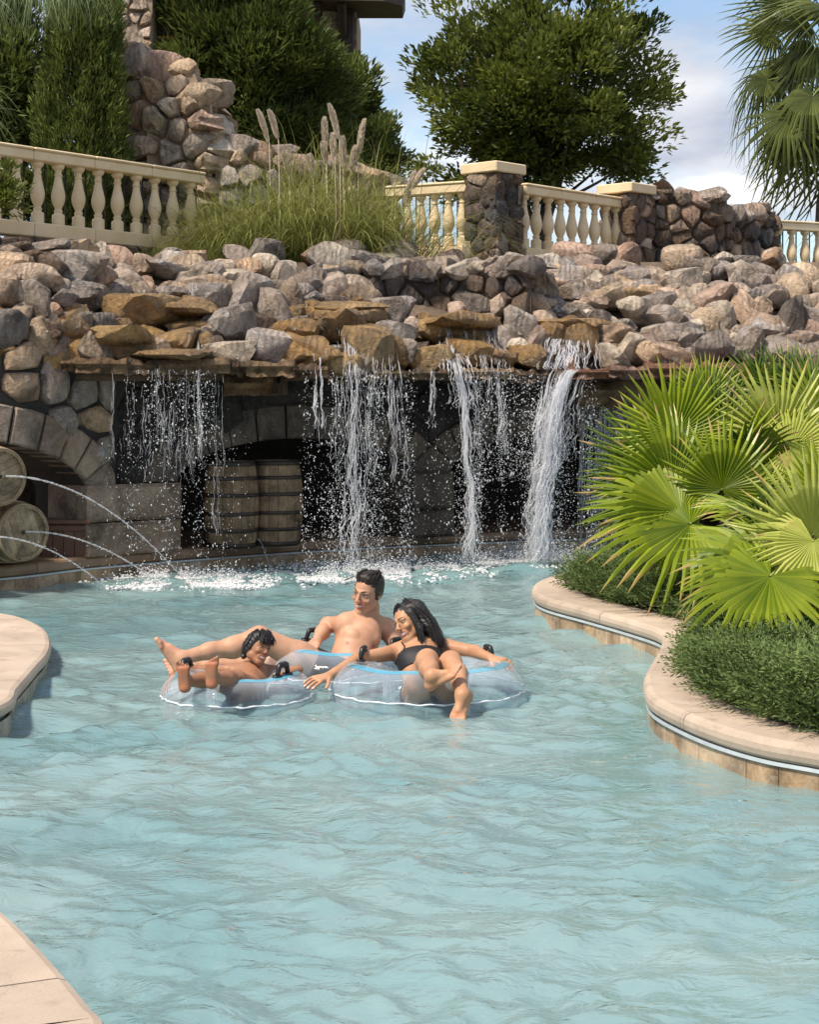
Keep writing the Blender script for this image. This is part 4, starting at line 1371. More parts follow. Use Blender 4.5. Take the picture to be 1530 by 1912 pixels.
# ------------------------------------------------------------------ pampas grass
def blades(base, vel, Ln, wid, rs, seg=7, grav=1.0, fold=False):
    """arching ribbons: base Nx3, vel Nx3 start directions"""
    n = len(base)
    P_ = base.copy(); d = unit(vel.copy())
    rows = []
    for k in range(seg + 1):
        t = k / seg
        side = unit(np.cross(d, np.array([0, 0, 1.0])) + 1e-4)
        w = (wid * (1 - t) ** .7 * (.55 + .45 * min(1, t * 4)))[:, None]
        rows.append(np.stack([P_ - side * w, P_ + side * w], 1))
        P_ = P_ + d * (Ln / seg)[:, None]
        d = unit(d + np.stack([np.zeros(n), np.zeros(n), -grav * np.ones(n) * (.06 + .34 * t)], 1))
    V = np.stack(rows, 1).reshape(-1, 3)          # n x (seg+1) x 2
    k2 = (seg + 1) * 2
    b = np.arange(n)[:, None] * k2
    F = []
    for k in range(seg):
        F.append(np.stack([b[:, 0] + 2 * k, b[:, 0] + 2 * k + 1, b[:, 0] + 2 * k + 3, b[:, 0] + 2 * k + 2], 1))
    return V, np.concatenate(F), k2
pamp = empty('pampas_grass', tuple(P(575, 492, 19.9)))
tag(pamp, 'large clump of arching pampas grass with pale feathery plumes above the boulders', 'grass clump')
rs = np.random.default_rng(14)
n = 4200
cu = np.where(rs.random(n) < .66, rs.normal(606, 78, n), rs.normal(470, 52, n))
Yb = rs.uniform(19.5, 20.6, n)
base = np.stack([(cu - U0) / FPX * Yb, Yb, np.full(n, 3.08) + rs.uniform(-.02, .08, n)], 1)
vel = np.stack([rs.normal(0, .55, n) + (cu - 560) * .0030, rs.normal(-.15, .5, n), np.full(n, 1.0)], 1)
Ln = rs.uniform(.8, 2.0, n) * np.where(cu < 520, .75, 1)
V, F, k2 = blades(base, vel, Ln, rs.uniform(.004, .0095, n), rs, 8, 1.35)
foliage('blades', V, F, rs.uniform(0, 1, n), k2, M_BLADE, pamp)
for (u, v0, v1, ub, lean) in [(490, 208, 268, 503, -1), (511, 209, 262, 520, -1), (606, 222, 285, 608, 0), (624, 198, 262, 634, -1), (621, 252, 312, 626, 0), (640, 258, 318, 641, 0), (672, 226, 292, 668, 1), (657, 276, 320, 655, 1), (604, 268, 310, 610, 0), (532, 285, 330, 540, 0), (578, 292, 330, 585, 0), (766, 322, 392, 752, 1), (783, 318, 360, 764, 1)]:
    Yp = rs.uniform(19.3, 19.9)
    a = P(ub, 470, Yp); b = P(ub, v1, Yp); c = P(u, v0, Yp)
    root_p = MB(); root_p.tube([a, (a + b) / 2 + np.array([.01, 0, 0]), b, c * .6 + b * .4], [.007, .006, .005, .003], 5)
    st = root_p.build('plume_stalk', M_PLUME, pamp, True)
    set_tone(st.data, np.full(len(st.data.vertices), .4), 1)
    nn = 420
    t = rs.random(nn) ** .9
    q = b[None] * (1 - t[:, None]) + c[None] * t[:, None]
    q[:, 0] += lean * .05 * t ** 2.5
    ax = unit(c - b)
    rad = (.026 * np.sin(np.clip(t * .92 + .10, 0, 1) * math.pi) ** .8 + .004)
    out_ = rs.normal(size=(nn, 3)); out_ = unit(out_ - (out_ @ ax)[:, None] * ax)
    V, F = leaf_quads(q, unit(ax[None] * 1.7 + out_ * .75 + np.array([.45 * lean, 0, -.05])), rs.normal(size=(nn, 3)), rad * 2.6 + .035, .0042 * np.ones(nn), .12)
    foliage('plume', V, F, rs.uniform(.2, 1, nn), 4, M_PLUME, pamp)
# ordinary grass in the bed at the foot of the long balustrade
n = 900
cu = rs.uniform(270, 420, n); Yb = rs.uniform(19.2, 20.0, n)
base = np.stack([(cu - U0) / FPX * Yb, Yb, np.full(n, 3.0)], 1)
vel = np.stack([rs.normal(.1, .5, n), rs.normal(-.2, .4, n), np.ones(n)], 1)
V, F, k2 = blades(base, vel, rs.uniform(.25, .6, n), rs.uniform(.003, .006, n), rs)
tag(foliage('bed_grass', V, F, rs.uniform(0, .6, n), k2, M_BLADE, None), kind='stuff')

# ------------------------------------------------------------------ fan palms
def fan_mesh(name, mat, seed, n=34, spread=R(285), split=.55, droop=.25, cup=.18, fold=.5):
    """palmate leaf of unit radius: hub at the origin, axis +Y, upper side +Z"""
    rs = np.random.default_rng(seed)
    V = []; F = []; T = []
    rr = [.02, .28, split, .72, .87, 1.0]
    da = spread / n
    for i in range(n):
        a = -spread / 2 + da * (i + .5)
        edge = abs(a) / (spread / 2)
        Ls = (1.0 - .38 * edge ** 2) * rs.uniform(.93, 1.05)
        dr = droop * rs.uniform(.6, 1.5)
        aj = a + rs.normal(0, .025)
        tn = rs.uniform(.2, .9); dryt = rs.random() < .45
        n0 = len(V)
        for k, r_ in enumerate(rr):
            r = r_ * Ls
            if r_ <= split:
                hw = r * math.tan(da / 2) * 1.0
            else:
                f = (1 - (r_ - split) / (1 - split))
                hw = split * Ls * math.tan(da / 2) * (f ** .65) * .9 + .0012
            aa = a if r_ <= split else aj
            ca, sa = math.sin(aa), math.cos(aa)
            z = cup * r * r - dr * max(0, r_ - split * .75) ** 2 * 2.6
            ridge = hw * fold
            cx, cy = ca * r, sa * r
            V += [(cx - sa * hw, cy + ca * hw, z - ridge), (cx, cy, z + ridge), (cx + sa * hw, cy - ca * hw, z - ridge)]
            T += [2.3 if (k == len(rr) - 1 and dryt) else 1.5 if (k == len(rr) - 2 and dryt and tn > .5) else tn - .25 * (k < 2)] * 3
        for k in range(len(rr) - 1):
            b = n0 + 3 * k
            F += [[b, b + 1, b + 4, b + 3], [b + 1, b + 2, b + 5, b + 4]]
    me = new_mesh(name, V, F, mat, False)
    a = me.attributes.new('tone', 'FLOAT', 'POINT')
    a.data.foreach_set('value', np.array(T, dtype=np.float32))
    return me
FAN_A = [fan_mesh('leaf', M_FAN, 200 + i, 40, R(250 + 22 * i), .56, .14 + .1 * i) for i in range(4)]
FAN_P = [fan_mesh('leaf', M_FANP, 220 + i, 40, R(275), .54, .2 + .1 * i) for i in range(3)]
FAN_D = [fan_mesh('leaf', M_FAND, 240 + i, 38, R(260), .52, .25 + .1 * i) for i in range(3)]
FAN_T = [fan_mesh('leaf', M_FANT, 260 + i, 38, R(290), .42, .5 + .25 * i, .1) for i in range(4)]

def place_fan(root, me, hub, axis, nrm, rad, crown=None, stalk=.011, mat=M_STALK):
    ax = Vector(axis).normalized(); nm = Vector(nrm)
    nm = (nm - ax * nm.dot(ax)).normalized()
    sx = ax.cross(nm)
    Mx = Matrix((sx, ax, nm)).transposed()
    o = bpy.data.objects.new('leaf', me); COL.objects.link(o); o.parent = root
    o.location = tuple(np.array(hub) - base_of(root))
    o.rotation_euler = Mx.to_euler()
    o.scale = (rad, rad, rad)
    if crown is not None:
        c = np.array(crown, float); h_ = np.array(hub, float)
        mid = (c + h_) / 2 + np.array([0, 0, .10 * np.linalg.norm(h_ - c)])
        t = np.linspace(0, 1, 7)[:, None]
        MB().tube(c * (1 - t) ** 2 + 2 * mid * t * (1 - t) + h_ * t ** 2, np.linspace(stalk * 1.4, stalk * .7, 7), 5).build('leaf_stalk', mat, root, True)
    return o

def fan_palm(name, label, base, crown, leaves, fill, seed, trunk_r=.10, rfill=.5, group=None):
    rs = np.random.default_rng(seed)
    root = empty(name, tuple(base)); tag(root, label, 'palm', group)
    MB().tube([base, (np.array(base) + np.array(crown)) / 2 + np.array([.02, 0, 0]), crown], [trunk_r * 1.2, trunk_r, trunk_r * .8], 9).build('trunk', M_BARK, root, True)
    # old leaf bases around the trunk
    mb = MB()
    for i in range(26):
        a = rs.uniform(0, 6.28); t = rs.uniform(.1, 1)
        p0 = np.array(base) * (1 - t) + np.array(crown) * t
        d = np.array([math.cos(a), math.sin(a), .9])
        mb.tube([p0 + d * .05, p0 + d * .16], [.022, .009], 4)
    mb.build('leaf_bases', M_BARK, root, False)['kind'] = 'stuff'
    for (me, hub, axis, nrm, rad) in leaves:
        place_fan(root, me, hub, axis, nrm, rad, crown)
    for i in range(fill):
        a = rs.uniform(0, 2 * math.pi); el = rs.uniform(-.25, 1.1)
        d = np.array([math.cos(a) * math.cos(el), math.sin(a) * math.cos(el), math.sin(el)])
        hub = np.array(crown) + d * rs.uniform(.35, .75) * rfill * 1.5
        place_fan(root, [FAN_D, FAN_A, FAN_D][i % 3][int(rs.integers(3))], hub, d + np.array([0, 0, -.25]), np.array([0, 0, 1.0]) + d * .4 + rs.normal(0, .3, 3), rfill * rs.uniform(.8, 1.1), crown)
    return root

def L_(me, u, v, Y, axis, nrm, rpx):
    return (me, P(u, v, Y), axis, nrm, rpx * Y / FPX)
CAMN = (0, -1, .25)
# the leafy palm at the tip of the planter
fan_palm('fan_palm', 'leafy green fan palm at the tip of the planter beside the falls', G(1325, 1052, .21), P(1318, 935, 13.2), [
    L_(FAN_A[0], 1262, 815, 12.7, (-.08, -.05, 1), (-.1, -1, .1), 150),
    L_(FAN_A[1], 1258, 903, 12.3, (-.75, -.3, .65), (-.05, -1, .35), 158),
    L_(FAN_A[2], 1349, 913, 12.2, (.12, -.25, 1), (.05, -1, .25), 138),
    L_(FAN_A[3], 1290, 978, 12.0, (-1, -.35, -.12), (-.1, -.7, .75), 210),
    L_(FAN_A[2], 1275, 955, 12.1, (-1, -.3, .12), (-.1, -.85, .6), 180),
    L_(FAN_D[0], 1225, 870, 12.9, (-.9, 0, .35), (-.1, -1, .2), 150),
    L_(FAN_D[1], 1330, 800, 13.0, (.15, 0, 1), (.1, -1, .1), 125),
    L_(FAN_A[0], 1375, 850, 12.9, (.7, -.1, .7), (.1, -1, .2), 125),
    L_(FAN_D[2], 1395, 935, 12.7, (.9, -.3, .15), (.1, -1, .4), 130),
    L_(FAN_D[0], 1215, 930, 12.8, (-.95, 0, .12), (-.1, -1, .3), 140),
    L_(FAN_A[1], 1320, 745, 13.3, (.3, .1, 1), (.1, -1, .1), 90),
    L_(FAN_A[0], 1300, 1000, 12.0, (-.55, -.5, -.6), (-.1, -.8, .6), 130),
    L_(FAN_D[1], 1365, 985, 12.4, (.4, -.4, -.5), (.1, -.9, .5), 110),
], 10, 301, rfill=.52)
fan_palm('fan_palm', 'taller pale-leaved fan palm behind, in front of the boulders', G(1475, 1060, .21), P(1478, 860, 13.4), [
    L_(FAN_P[0], 1456, 822, 12.9, (-.12, -.1, 1), (0, -1, .15), 160),
    L_(FAN_P[1], 1478, 838, 12.7, (.9, -.2, -.15), (.1, -1, .35), 120),
    L_(FAN_D[0], 1470, 740, 13.8, (.1, .1, 1), (.1, -1, .1), 110),
    L_(FAN_D[1], 1420, 730, 13.8, (-.3, .1, 1), (0, -1, .1), 95),
    L_(FAN_D[2], 1515, 745, 13.7, (.3, .1, 1), (.1, -1, .1), 110),
    L_(FAN_A[0], 1540, 800, 13.2, (.5, 0, .8), (.1, -1, .2), 150),
    L_(FAN_D[0], 1410, 860, 13.4, (-.8, .1, .4), (-.1, -1, .3), 110),
    L_(FAN_A[1], 1440, 900, 13.0, (-.5, -.3, -.2), (-.1, -1, .5), 100),
    L_(FAN_D[1], 1500, 880, 13.0, (.6, -.2, -.4), (.1, -1, .5), 130),
], 9, 302, rfill=.5)
fan_palm('fan_palm', 'fan palm nearest the curb whose drooping leaves overhang the coping', G(1500, 1150, .21), P(1500, 1060, 10.4), [
    L_(FAN_P[1], 1518, 998, 9.9, (-.35, -.3, .9), (-.1, -1, .2), 175),
    L_(FAN_P[2], 1520, 1010, 9.7, (-.35, -.4, -.85), (-.1, -1, .3), 140),
    L_(FAN_A[3], 1448, 1062, 9.8, (-1, -.35, .05), (-.1, -.75, .7), 185),
    L_(FAN_A[2], 1440, 1075, 9.6, (-.72, -.5, -.6), (-.3, -.75, .6), 190),
    L_(FAN_A[1], 1462, 1050, 10.0, (-.75, -.2, .6), (-.1, -1, .3), 120),
    L_(FAN_D[0], 1516, 1150, 9.8, (-1, -.3, .08), (-.1, -.9, .5), 95),
    L_(FAN_D[1], 1470, 1010, 10.4, (-.7, 0, .8), (-.1, -1, .3), 130),
    L_(FAN_D[2], 1560, 1060, 10.2, (.8, -.2, .2), (.1, -1, .4), 150),
    L_(FAN_A[0], 1540, 930, 10.5, (.1, 0, 1), (0, -1, .1), 130),
], 8, 303, rfill=.42)
# berry sprig between the palms
rs = np.random.default_rng(44)
spr = MB()
c = P(1435, 985, 10.3)
sprig = empty('seed_sprig', tuple(c)); tag(sprig, 'pale green bead-like seed cluster among the fan palm leaves', 'seed cluster')
for i in range(70):
    q = c + rs.normal(size=3) * np.array([.06, .05, .05])
    spr.lathe([(.002, -.008), (.008, -.004), (.008, .004), (.002, .008)], q, 6)
spr.build('seeds', M_STALK, sprig, True)

# tall palm against the sky
tp = P(1562, 140, 26.5)
tall = empty('palm_tree', (P(1532, 0, 26.5)[0], 26.5, 3.36))
tag(tall, 'tall palm with drooping fan leaves against the sky at the picture edge', 'palm tree')
tz = np.linspace(0, 1, 12)[:, None]
tb = np.array([P(1532, 0, 26.5)[0], 26.5, 3.36])
trk = tb * (1 - tz) + (tp + np.array([0, 0, .25])) * tz
MB().tube(trk, .13 + .02 * np.sin(np.arange(12) * 2.2), 10).build('trunk', M_BARK, tall, True)
rs = np.random.default_rng(17)
for (u, v, ax, rp, k) in [(1420, 60, (-1, 0, .25), 95, 0), (1440, 10, (-.8, -.2, .7), 100, 1), (1505, 110, (-.85, -.5, -.25), 135, 2), (1500, 90, (-.4, -.6, -.7), 130, 3), (1455, 215, (-.7, -.2, -.7), 130, 0), (1480, 245, (-.35, -.3, -1), 135, 1),
                         (1525, 235, (.1, -.4, -1), 140, 2), (1470, -40, (-.4, 0, 1), 110, 3), (1540, -60, (.1, 0, 1), 120, 0), (1600, 60, (.8, -.2, .4), 120, 1), (1600, 200, (.8, -.1, -.6), 120, 2), (1410, 150, (-1, .1, -.35), 95, 3),
                         (1520, 30, (-.5, -.7, .2), 120, 1), (1450, 130, (-.9, -.3, -.3), 110, 0), (1560, 260, (.4, -.2, -1), 130, 3), (1495, 180, (-.6, -.5, -.8), 120, 2), (1485, 40, (-.7, .3, .4), 110, 0), (1440, 260, (-.6, .2, -.8), 100, 2)]:
    Y = 26.5 + rs.uniform(-.7, .6) - .3 * ax[1]
    place_fan(tall, FAN_T[k], P(u + 24, v, Y), ax, (ax[0] * .5, -.8, .5), rp * Y / FPX, tp, .014)

# ------------------------------------------------------------------ juniper ground cover in the planter
def juniper(name, label, n, test, seed, hmax):
    rs = np.random.default_rng(seed)
    pts = []
    mid = RQ
    while len(pts) < n:
        m_ = 4000
        x = rs.uniform(.9, 3.6, m_); y = rs.uniform(6.6, 15.2, m_)
        j = np.argmin(np.abs(mid[None, :, 1] - y[:, None]) + 100 * (mid[None, :, 0] > 3.0), axis=1)
        ok = (x > mid[j, 0])
        d = np.min(np.linalg.norm(mid[None, ::3] - np.stack([x, y], 1)[:, None], axis=2), axis=1)
        ok &= d > .31
        uu = U0 + FPX * x / y
        ok &= (uu < 1640) & test(x, y)
        for q in np.where(ok)[0]:
            pts.append((x[q], y[q], d[q]))
    pts = np.array(pts[:n])
    mound = np.array([.50 + .62 * mnoise.noise(Vector((a * 2.3, b * 2.3, seed))) + .35 * mnoise.noise(Vector((a * 5, b * 5, seed))) for a, b, _ in pts])
    edge = np.clip((pts[:, 2] - .31) / .22, 0, 1) ** .6
    top = hmax * mound * (.40 + .60 * edge)
    z = .18 + top * rs.uniform(.35, 1.0, n) ** .5
    pos = np.stack([pts[:, 0], pts[:, 1], z], 1)
    k = 15
    ang = rs.uniform(0, 6.28, n)
    ax = unit(np.stack([np.cos(ang), np.sin(ang) - .25, rs.uniform(.05, .8, n)], 1))
    ci = np.repeat(np.arange(n), k)
    t = np.tile(np.linspace(0, 1, k), n)
    sgn = np.tile(np.array([1, -1] * k)[:k], n)[:, None]
    side = unit(np.cross(ax, rs.normal(size=(n, 3))))[ci]
    sl = .19 * rs.uniform(.6, 1.4, n)[ci]
    pp = pos[ci] + ax[ci] * (t * sl)[:, None]
    dd = unit(ax[ci] * 1.0 + side * sgn * .6 + rs.normal(size=(n * k, 3)) * .2)
    V, F = leaf_quads(pp, dd, rs.normal(size=(n * k, 3)), .055 * (1.1 - .6 * t), .0085 * np.ones(n * k), .05)
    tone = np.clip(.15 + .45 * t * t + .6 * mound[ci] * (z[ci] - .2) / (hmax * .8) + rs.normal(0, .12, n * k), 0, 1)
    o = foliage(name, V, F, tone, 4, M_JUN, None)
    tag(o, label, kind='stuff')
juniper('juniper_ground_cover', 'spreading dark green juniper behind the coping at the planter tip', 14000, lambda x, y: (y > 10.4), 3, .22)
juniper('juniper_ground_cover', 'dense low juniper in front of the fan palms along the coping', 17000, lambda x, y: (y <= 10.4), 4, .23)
# ------------------------------------------------------------------ barrels, crate
M_OAK = stone_mat('weathered_oak', [(.27, .19, .11), (.34, .25, .155), (.22, .155, .095), (.30, .215, .13)], rough=.6, patch=(.40, .33, .24), patch_amt=.3, scale=12, bstr=.25)
M_OAKD = stone_mat('grey_oak', [(.22, .15, .085), (.29, .20, .12), (.18, .12, .07), (.25, .175, .105)], rough=.65, patch=(.30, .24, .18), patch_amt=.3, scale=12, bstr=.25)
M_HOOP = plain_mat('hoop_iron', (.03, .026, .024), (.06, .045, .035), rough=.55, bstr=.1, metallic=.3)
M_HOOPB = plain_mat('pale_hoop', (.38, .28, .17), (.30, .21, .12), rough=.5, bstr=.1)
M_CRATE = plain_mat('crate_wood', (.16, .085, .055), (.11, .06, .04), scale=10, rough=.8)

def make_barrel(label, Hh, re, rm, mat, hoop, hoops, ns=18, rim=None):
    root = empty('barrel', (0, 0, 0)); tag(root, label, 'barrel', 'oak barrels in the grotto')
    zz = np.linspace(0, Hh, 9)
    rad = lambda z: re + (rm - re) * (1 - ((z - Hh / 2) / (Hh / 2)) ** 2)
    for i in range(ns):
        a0, a1 = 2 * math.pi * (i + .02) / ns, 2 * math.pi * (i + .98) / ns
        V = []; F = []
        for z in zz:
            r = rad(z); ri = r - .024
            am = (a0 + a1) / 2
            for a, q in ((a0, r - .002), (am, r + .001), (a1, r - .002), (a1, ri), (a0, ri)):
                V.append((q * math.cos(a), q * math.sin(a), z))
        for j in range(len(zz) - 1):
            for k in range(5):
                k2 = (k + 1) % 5
                F.append([j * 5 + k, j * 5 + k2, j * 5 + 5 + k2, j * 5 + 5 + k])
        F += [[4, 3, 2, 1, 0], [(len(zz) - 1) * 5 + k for k in range(5)]]
        link('stave', new_mesh('stave', V, F, mat, False), root)
    for (z0, z1) in hoops:
        mb = MB()
        n = 40
        V = []; F = []
        for z, dr in ((z0, -.004), (z0, .006), (z1, .006), (z1, -.004)):
            for k in range(n):
                r = rad(z) + dr
                V.append((r * math.cos(2 * math.pi * k / n), r * math.sin(2 * math.pi * k / n), z))
        for j in range(3):
            for k in range(n):
                k2 = (k + 1) % n
                F.append([j * n + k, j * n + k2, j * n + n + k2, j * n + n + k])
        link('hoop', new_mesh('hoop', V, F, hoop, True), root)
    # heads: planks cut to a disc
    for zc, up in ((Hh - .035, 1), (.035, -1)):
        r = rad(zc) - .022; nb = 7
        for i in range(nb):
            y0, y1 = -r + 2 * r * i / nb + .0015, -r + 2 * r * (i + 1) / nb - .0015
            pts = []
            for y in np.linspace(y0, y1, 5): pts.append((math.sqrt(max(0, r * r - y * y)), y))
            for y in np.linspace(y1, y0, 5): pts.append((-math.sqrt(max(0, r * r - y * y)), y))
            n = len(pts)
            V = [(x, y, zc - .01) for x, y in pts] + [(x, y, zc + .01) for x, y in pts]
            F = [list(range(n))[::-1], [n + k for k in range(n)]] + [[k, (k + 1) % n, n + (k + 1) % n, n + k] for k in range(n)]
            link('head_plank', new_mesh('head_plank', V, F, mat, False), root)
    mb = MB().lathe([(.012, 0), (.018, .004), (.018, .012), (.006, .014)], (0, 0, Hh - .026), 10)
    link('bung', new_mesh('bung', mb.V, mb.F, M_HOOP, True), root)
    return root

def copy_tree(o, parent=None):
    c = o.copy(); COL.objects.link(c); c.parent = parent
    for ch in list(o.children): copy_tree(ch, c)
    return c

HO = [(.0, .05), (.13, .16), (.27, .30), (.48, .51), (.62, .65), (.73, .78)]
lying = make_barrel('upper lying oak barrel at the edge, jet of water from its head', .78, .235, .275, M_OAK, M_HOOPB, HO)
axis = Vector((.70, -.70, 0)).normalized()
def lay(o, head_c, roll):
    q = axis.to_track_quat('Z', 'Y') @ Quaternion((0, 0, 1), roll)
    o.rotation_mode = 'QUATERNION'; o.rotation_quaternion = q
    o.location = Vector(head_c) - axis * .745
lay(lying, P(-2, 890, 14.6), .4)
ly2 = copy_tree(lying); ly2['label'] = 'lower lying oak barrel whose round head faces the pool below another'
lay(ly2, P(41, 994, 14.85), 1.9)
ly3 = copy_tree(lying); ly3['label'] = 'third lying oak barrel mostly cut off by the picture edge'
lay(ly3, P(-75, 1002, 14.3), 2.5)
up = make_barrel('upright grey oak barrel nearer the arch pillar, under the arch', .83, .225, .268, M_OAKD, M_HOOP, [(.0, .045), (.15, .185), (.31, .345), (.49, .525), (.65, .685), (.785, .83)])
pb = G(432, 1021, .217); up.location = tuple(pb); up.rotation_euler = (0, 0, .3)
up2 = copy_tree(up); up2['label'] = 'upright grey oak barrel farther from the arch pillar, beside another'
pb = G(515, 1017, .217); up2.location = tuple(pb); up2.rotation_euler = (0, 0, 1.4)

crate = empty('wooden_crate', tuple(G(112, 1040, .217))); tag(crate, 'brown wooden crate with a lid behind the lower lying barrel', 'crate')
cb = G(108, 1040, .217)
for i in range(5):
    MB().box((cb[0] - .20 + i * .10, cb[1], cb[2] + .15), (.096, .03, .30), 0, .004).build('plank', M_CRATE, crate)
    MB().box((cb[0] - .20 + i * .10, cb[1] + .36, cb[2] + .15), (.096, .03, .30), 0, .004).build('plank', M_CRATE, crate)
for sx in (-1, 1):
    MB().box((cb[0] + sx * .263, cb[1] + .18, cb[2] + .15), (.024, .39, .30), 0, .004).build('side_panel', M_CRATE, crate)
MB().box((cb[0], cb[1] + .18, cb[2] + .318), (.60, .46, .034), 0, .006).build('lid', M_CRATE, crate)
MB().box((cb[0], cb[1] - .022, cb[2] + .262), (.56, .012, .05), 0, .003).build('batten', M_CRATE, crate)

# ------------------------------------------------------------------ falling water
def water_mat(name, col, alpha, rough=.18, emis=0):
    m, nt, b = nodes_of(name)
    b.inputs['Base Color'].default_value = (*col, 1)
    b.inputs['Roughness'].default_value = rough
    b.inputs['Specular IOR Level'].default_value = .7
    tr = N(nt, 'ShaderNodeBsdfTransparent')
    tl = N(nt, 'ShaderNodeBsdfTranslucent'); tl.inputs[0].default_value = (*col, 1)
    m1 = nt.nodes.new('ShaderNodeMixShader'); m1.inputs[0].default_value = .4
    nt.links.new(b.outputs[0], m1.inputs[1]); nt.links.new(tl.outputs[0], m1.inputs[2])
    p = wpos(nt)
    n1 = noise_node(nt, p, 30.0, 2, .5)
    r1 = ramp(nt, [(.3, alpha * .55), (.7, min(1, alpha * 1.4))])
    nt.links.new(n1, r1.inputs[0])
    m2 = nt.nodes.new('ShaderNodeMixShader')
    nt.links.new(r1.outputs[0], m2.inputs[0])
    nt.links.new(tr.outputs[0], m2.inputs[1]); nt.links.new(m1.outputs[0], m2.inputs[2])
    nt.links.new(m2.outputs[0], nt.nodes['Material Output'].inputs[0])
    return m
M_FALL = water_mat('falling_water', (.90, .90, .93), .46)
M_FALLT = water_mat('thin_falling_water', (.86, .87, .90), .30)
M_DROP = water_mat('water_drop', (.90, .91, .93), .85, .12)
M_FOAM = water_mat('white_foam', (.94, .95, .96), 1.2, .6)

OCT = np.array([[1, 0, 0], [-1, 0, 0], [0, 1, 0], [0, -1, 0], [0, 0, 1], [0, 0, -1]], float)
OCTF = np.array([[0, 2, 4], [2, 1, 4], [1, 3, 4], [3, 0, 4], [2, 0, 5], [1, 2, 5], [3, 1, 5], [0, 3, 5]])
def drops_mesh(pos, size, stretch, rs):
    n = len(pos)
    ang = rs.uniform(0, 6.28, n)
    base = np.tile(OCT, (n, 1, 1))
    sc = np.stack([size, size, size * stretch], 1)[:, None]
    V = base * sc
    tl = rs.normal(0, .35, n)
    ca, sa = np.cos(tl)[:, None], np.sin(tl)[:, None]
    x, z = V[..., 0] * ca - V[..., 2] * sa, V[..., 0] * sa + V[..., 2] * ca
    V = np.stack([x, V[..., 1], z], -1) + pos[:, None]
    F = (OCTF[None] + (np.arange(n) * 6)[:, None, None]).reshape(-1, 3)
    return V.reshape(-1, 3), F

def fallY(u, v):
    if v < 690: return ledgeYf(u, v) - .22
    return lipY(u) - .24

def waterfall(label, strands, ndrop, seed, mat=M_FALL, drops=None, dsz=(.004, .012), base_u=None, name='waterfall'):
    """strands: (u_top, v_top, u_bottom, v_bottom, spread_px, count, radius, wob)"""
    rs = np.random.default_rng(seed)
    root = empty(name, tuple(G(base_u or strands[0][2], 1060, 0))); tag(root, label, 'waterfall', 'falls spilling over the ledge')
    mb = MB()
    for (ut, vt, ub, vb, sp, cnt, rad, wob) in strands:
        ph0 = rs.uniform(0, 6.28, 3)
        thr = rs.normal(0, .6, max(3, cnt // 3))                 # the threads the water gathers in
        for c in range(cnt * 4):
            o = thr[int(rs.integers(len(thr)))] + rs.normal(0, .28)
            ln = rs.uniform(.06, .26) if rs.random() < .8 else rs.uniform(.3, .6)
            t0 = rs.uniform(-.05, 1.0 - ln * .5); t1 = min(1.0, t0 + ln); t0 = max(0, t0)
            n = max(5, int((vb - vt) * (t1 - t0) / 8))
            t = np.linspace(t0, t1, n)
            ph = rs.uniform(0, 6.28, 4)
            curve = t ** .55 if ub != ut else t
            wav = wob * 1.4 * (np.sin(t * 13 + ph0[0]) * .6 + np.sin(t * 29 + ph0[1]) * .4 + .5 * np.sin(t * 61 + ph[1])) * (.2 + t)
            u = ut + (ub - ut) * curve + o * sp * (.75 + .35 * t) + wav
            v = vt + (vb - vt) * t
            yo = rs.normal(0, .06)
            pts = []
            for a, b_ in zip(u, v):
                q = P(a, b_, fallY(a, b_) + yo * (.3 + (b_ > 690)))
                q[2] = max(q[2], -.02)
                pts.append(q)
            tt = np.linspace(0, 1, n)
            r = rad * rs.uniform(.25, .85) * np.sin(np.clip(tt * .94 + .03, 0, 1) * math.pi) ** .6 * (.45 + .55 * np.abs(np.sin(tt * rs.uniform(4, 11) + ph[2])))
            mb.tube(pts, np.maximum(r, .0008), 4, False)
    mb.build('stream', mat, root, True)['kind'] = 'stuff'
    if ndrop:
        dl = []
        regs = drops
        w = np.array([r_[4] for r_ in regs], float); w /= w.sum()
        for (u0, u1, v0, v1, wt), f in zip(regs, w):
            m_ = int(ndrop * f)
            uu = rs.uniform(u0, u1, m_)
            # gather drops along a few wandering lines
            lines = rs.uniform(u0, u1, 7)
            near = lines[rs.integers(0, 7, m_)] + rs.normal(0, 7, m_)
            uu = np.where(rs.random(m_) < .55, near, uu)
            vv = v0 + (v1 - v0) * rs.random(m_) ** .85
            Yd = np.array([fallY(a, 700) for a in uu]) + rs.normal(0, .13, m_)
            dl.append(np.stack([(uu - U0) / FPX * Yd, Yd, H + (VH - vv) / FPX * Yd], 1))
        pos = np.concatenate(dl); pos = pos[pos[:, 2] > .0]
        size = rs.uniform(dsz[0], dsz[1], len(pos)) * rs.choice([.5, .7, 1, 1.6], len(pos), p=[.45, .3, .18, .07]) * .50
        V, F = drops_mesh(pos, size, rs.uniform(.8, 2.6, len(pos)), rs)
        o = build('drops', V, F, M_DROP, root, False)
        o['kind'] = 'stuff'
    return root

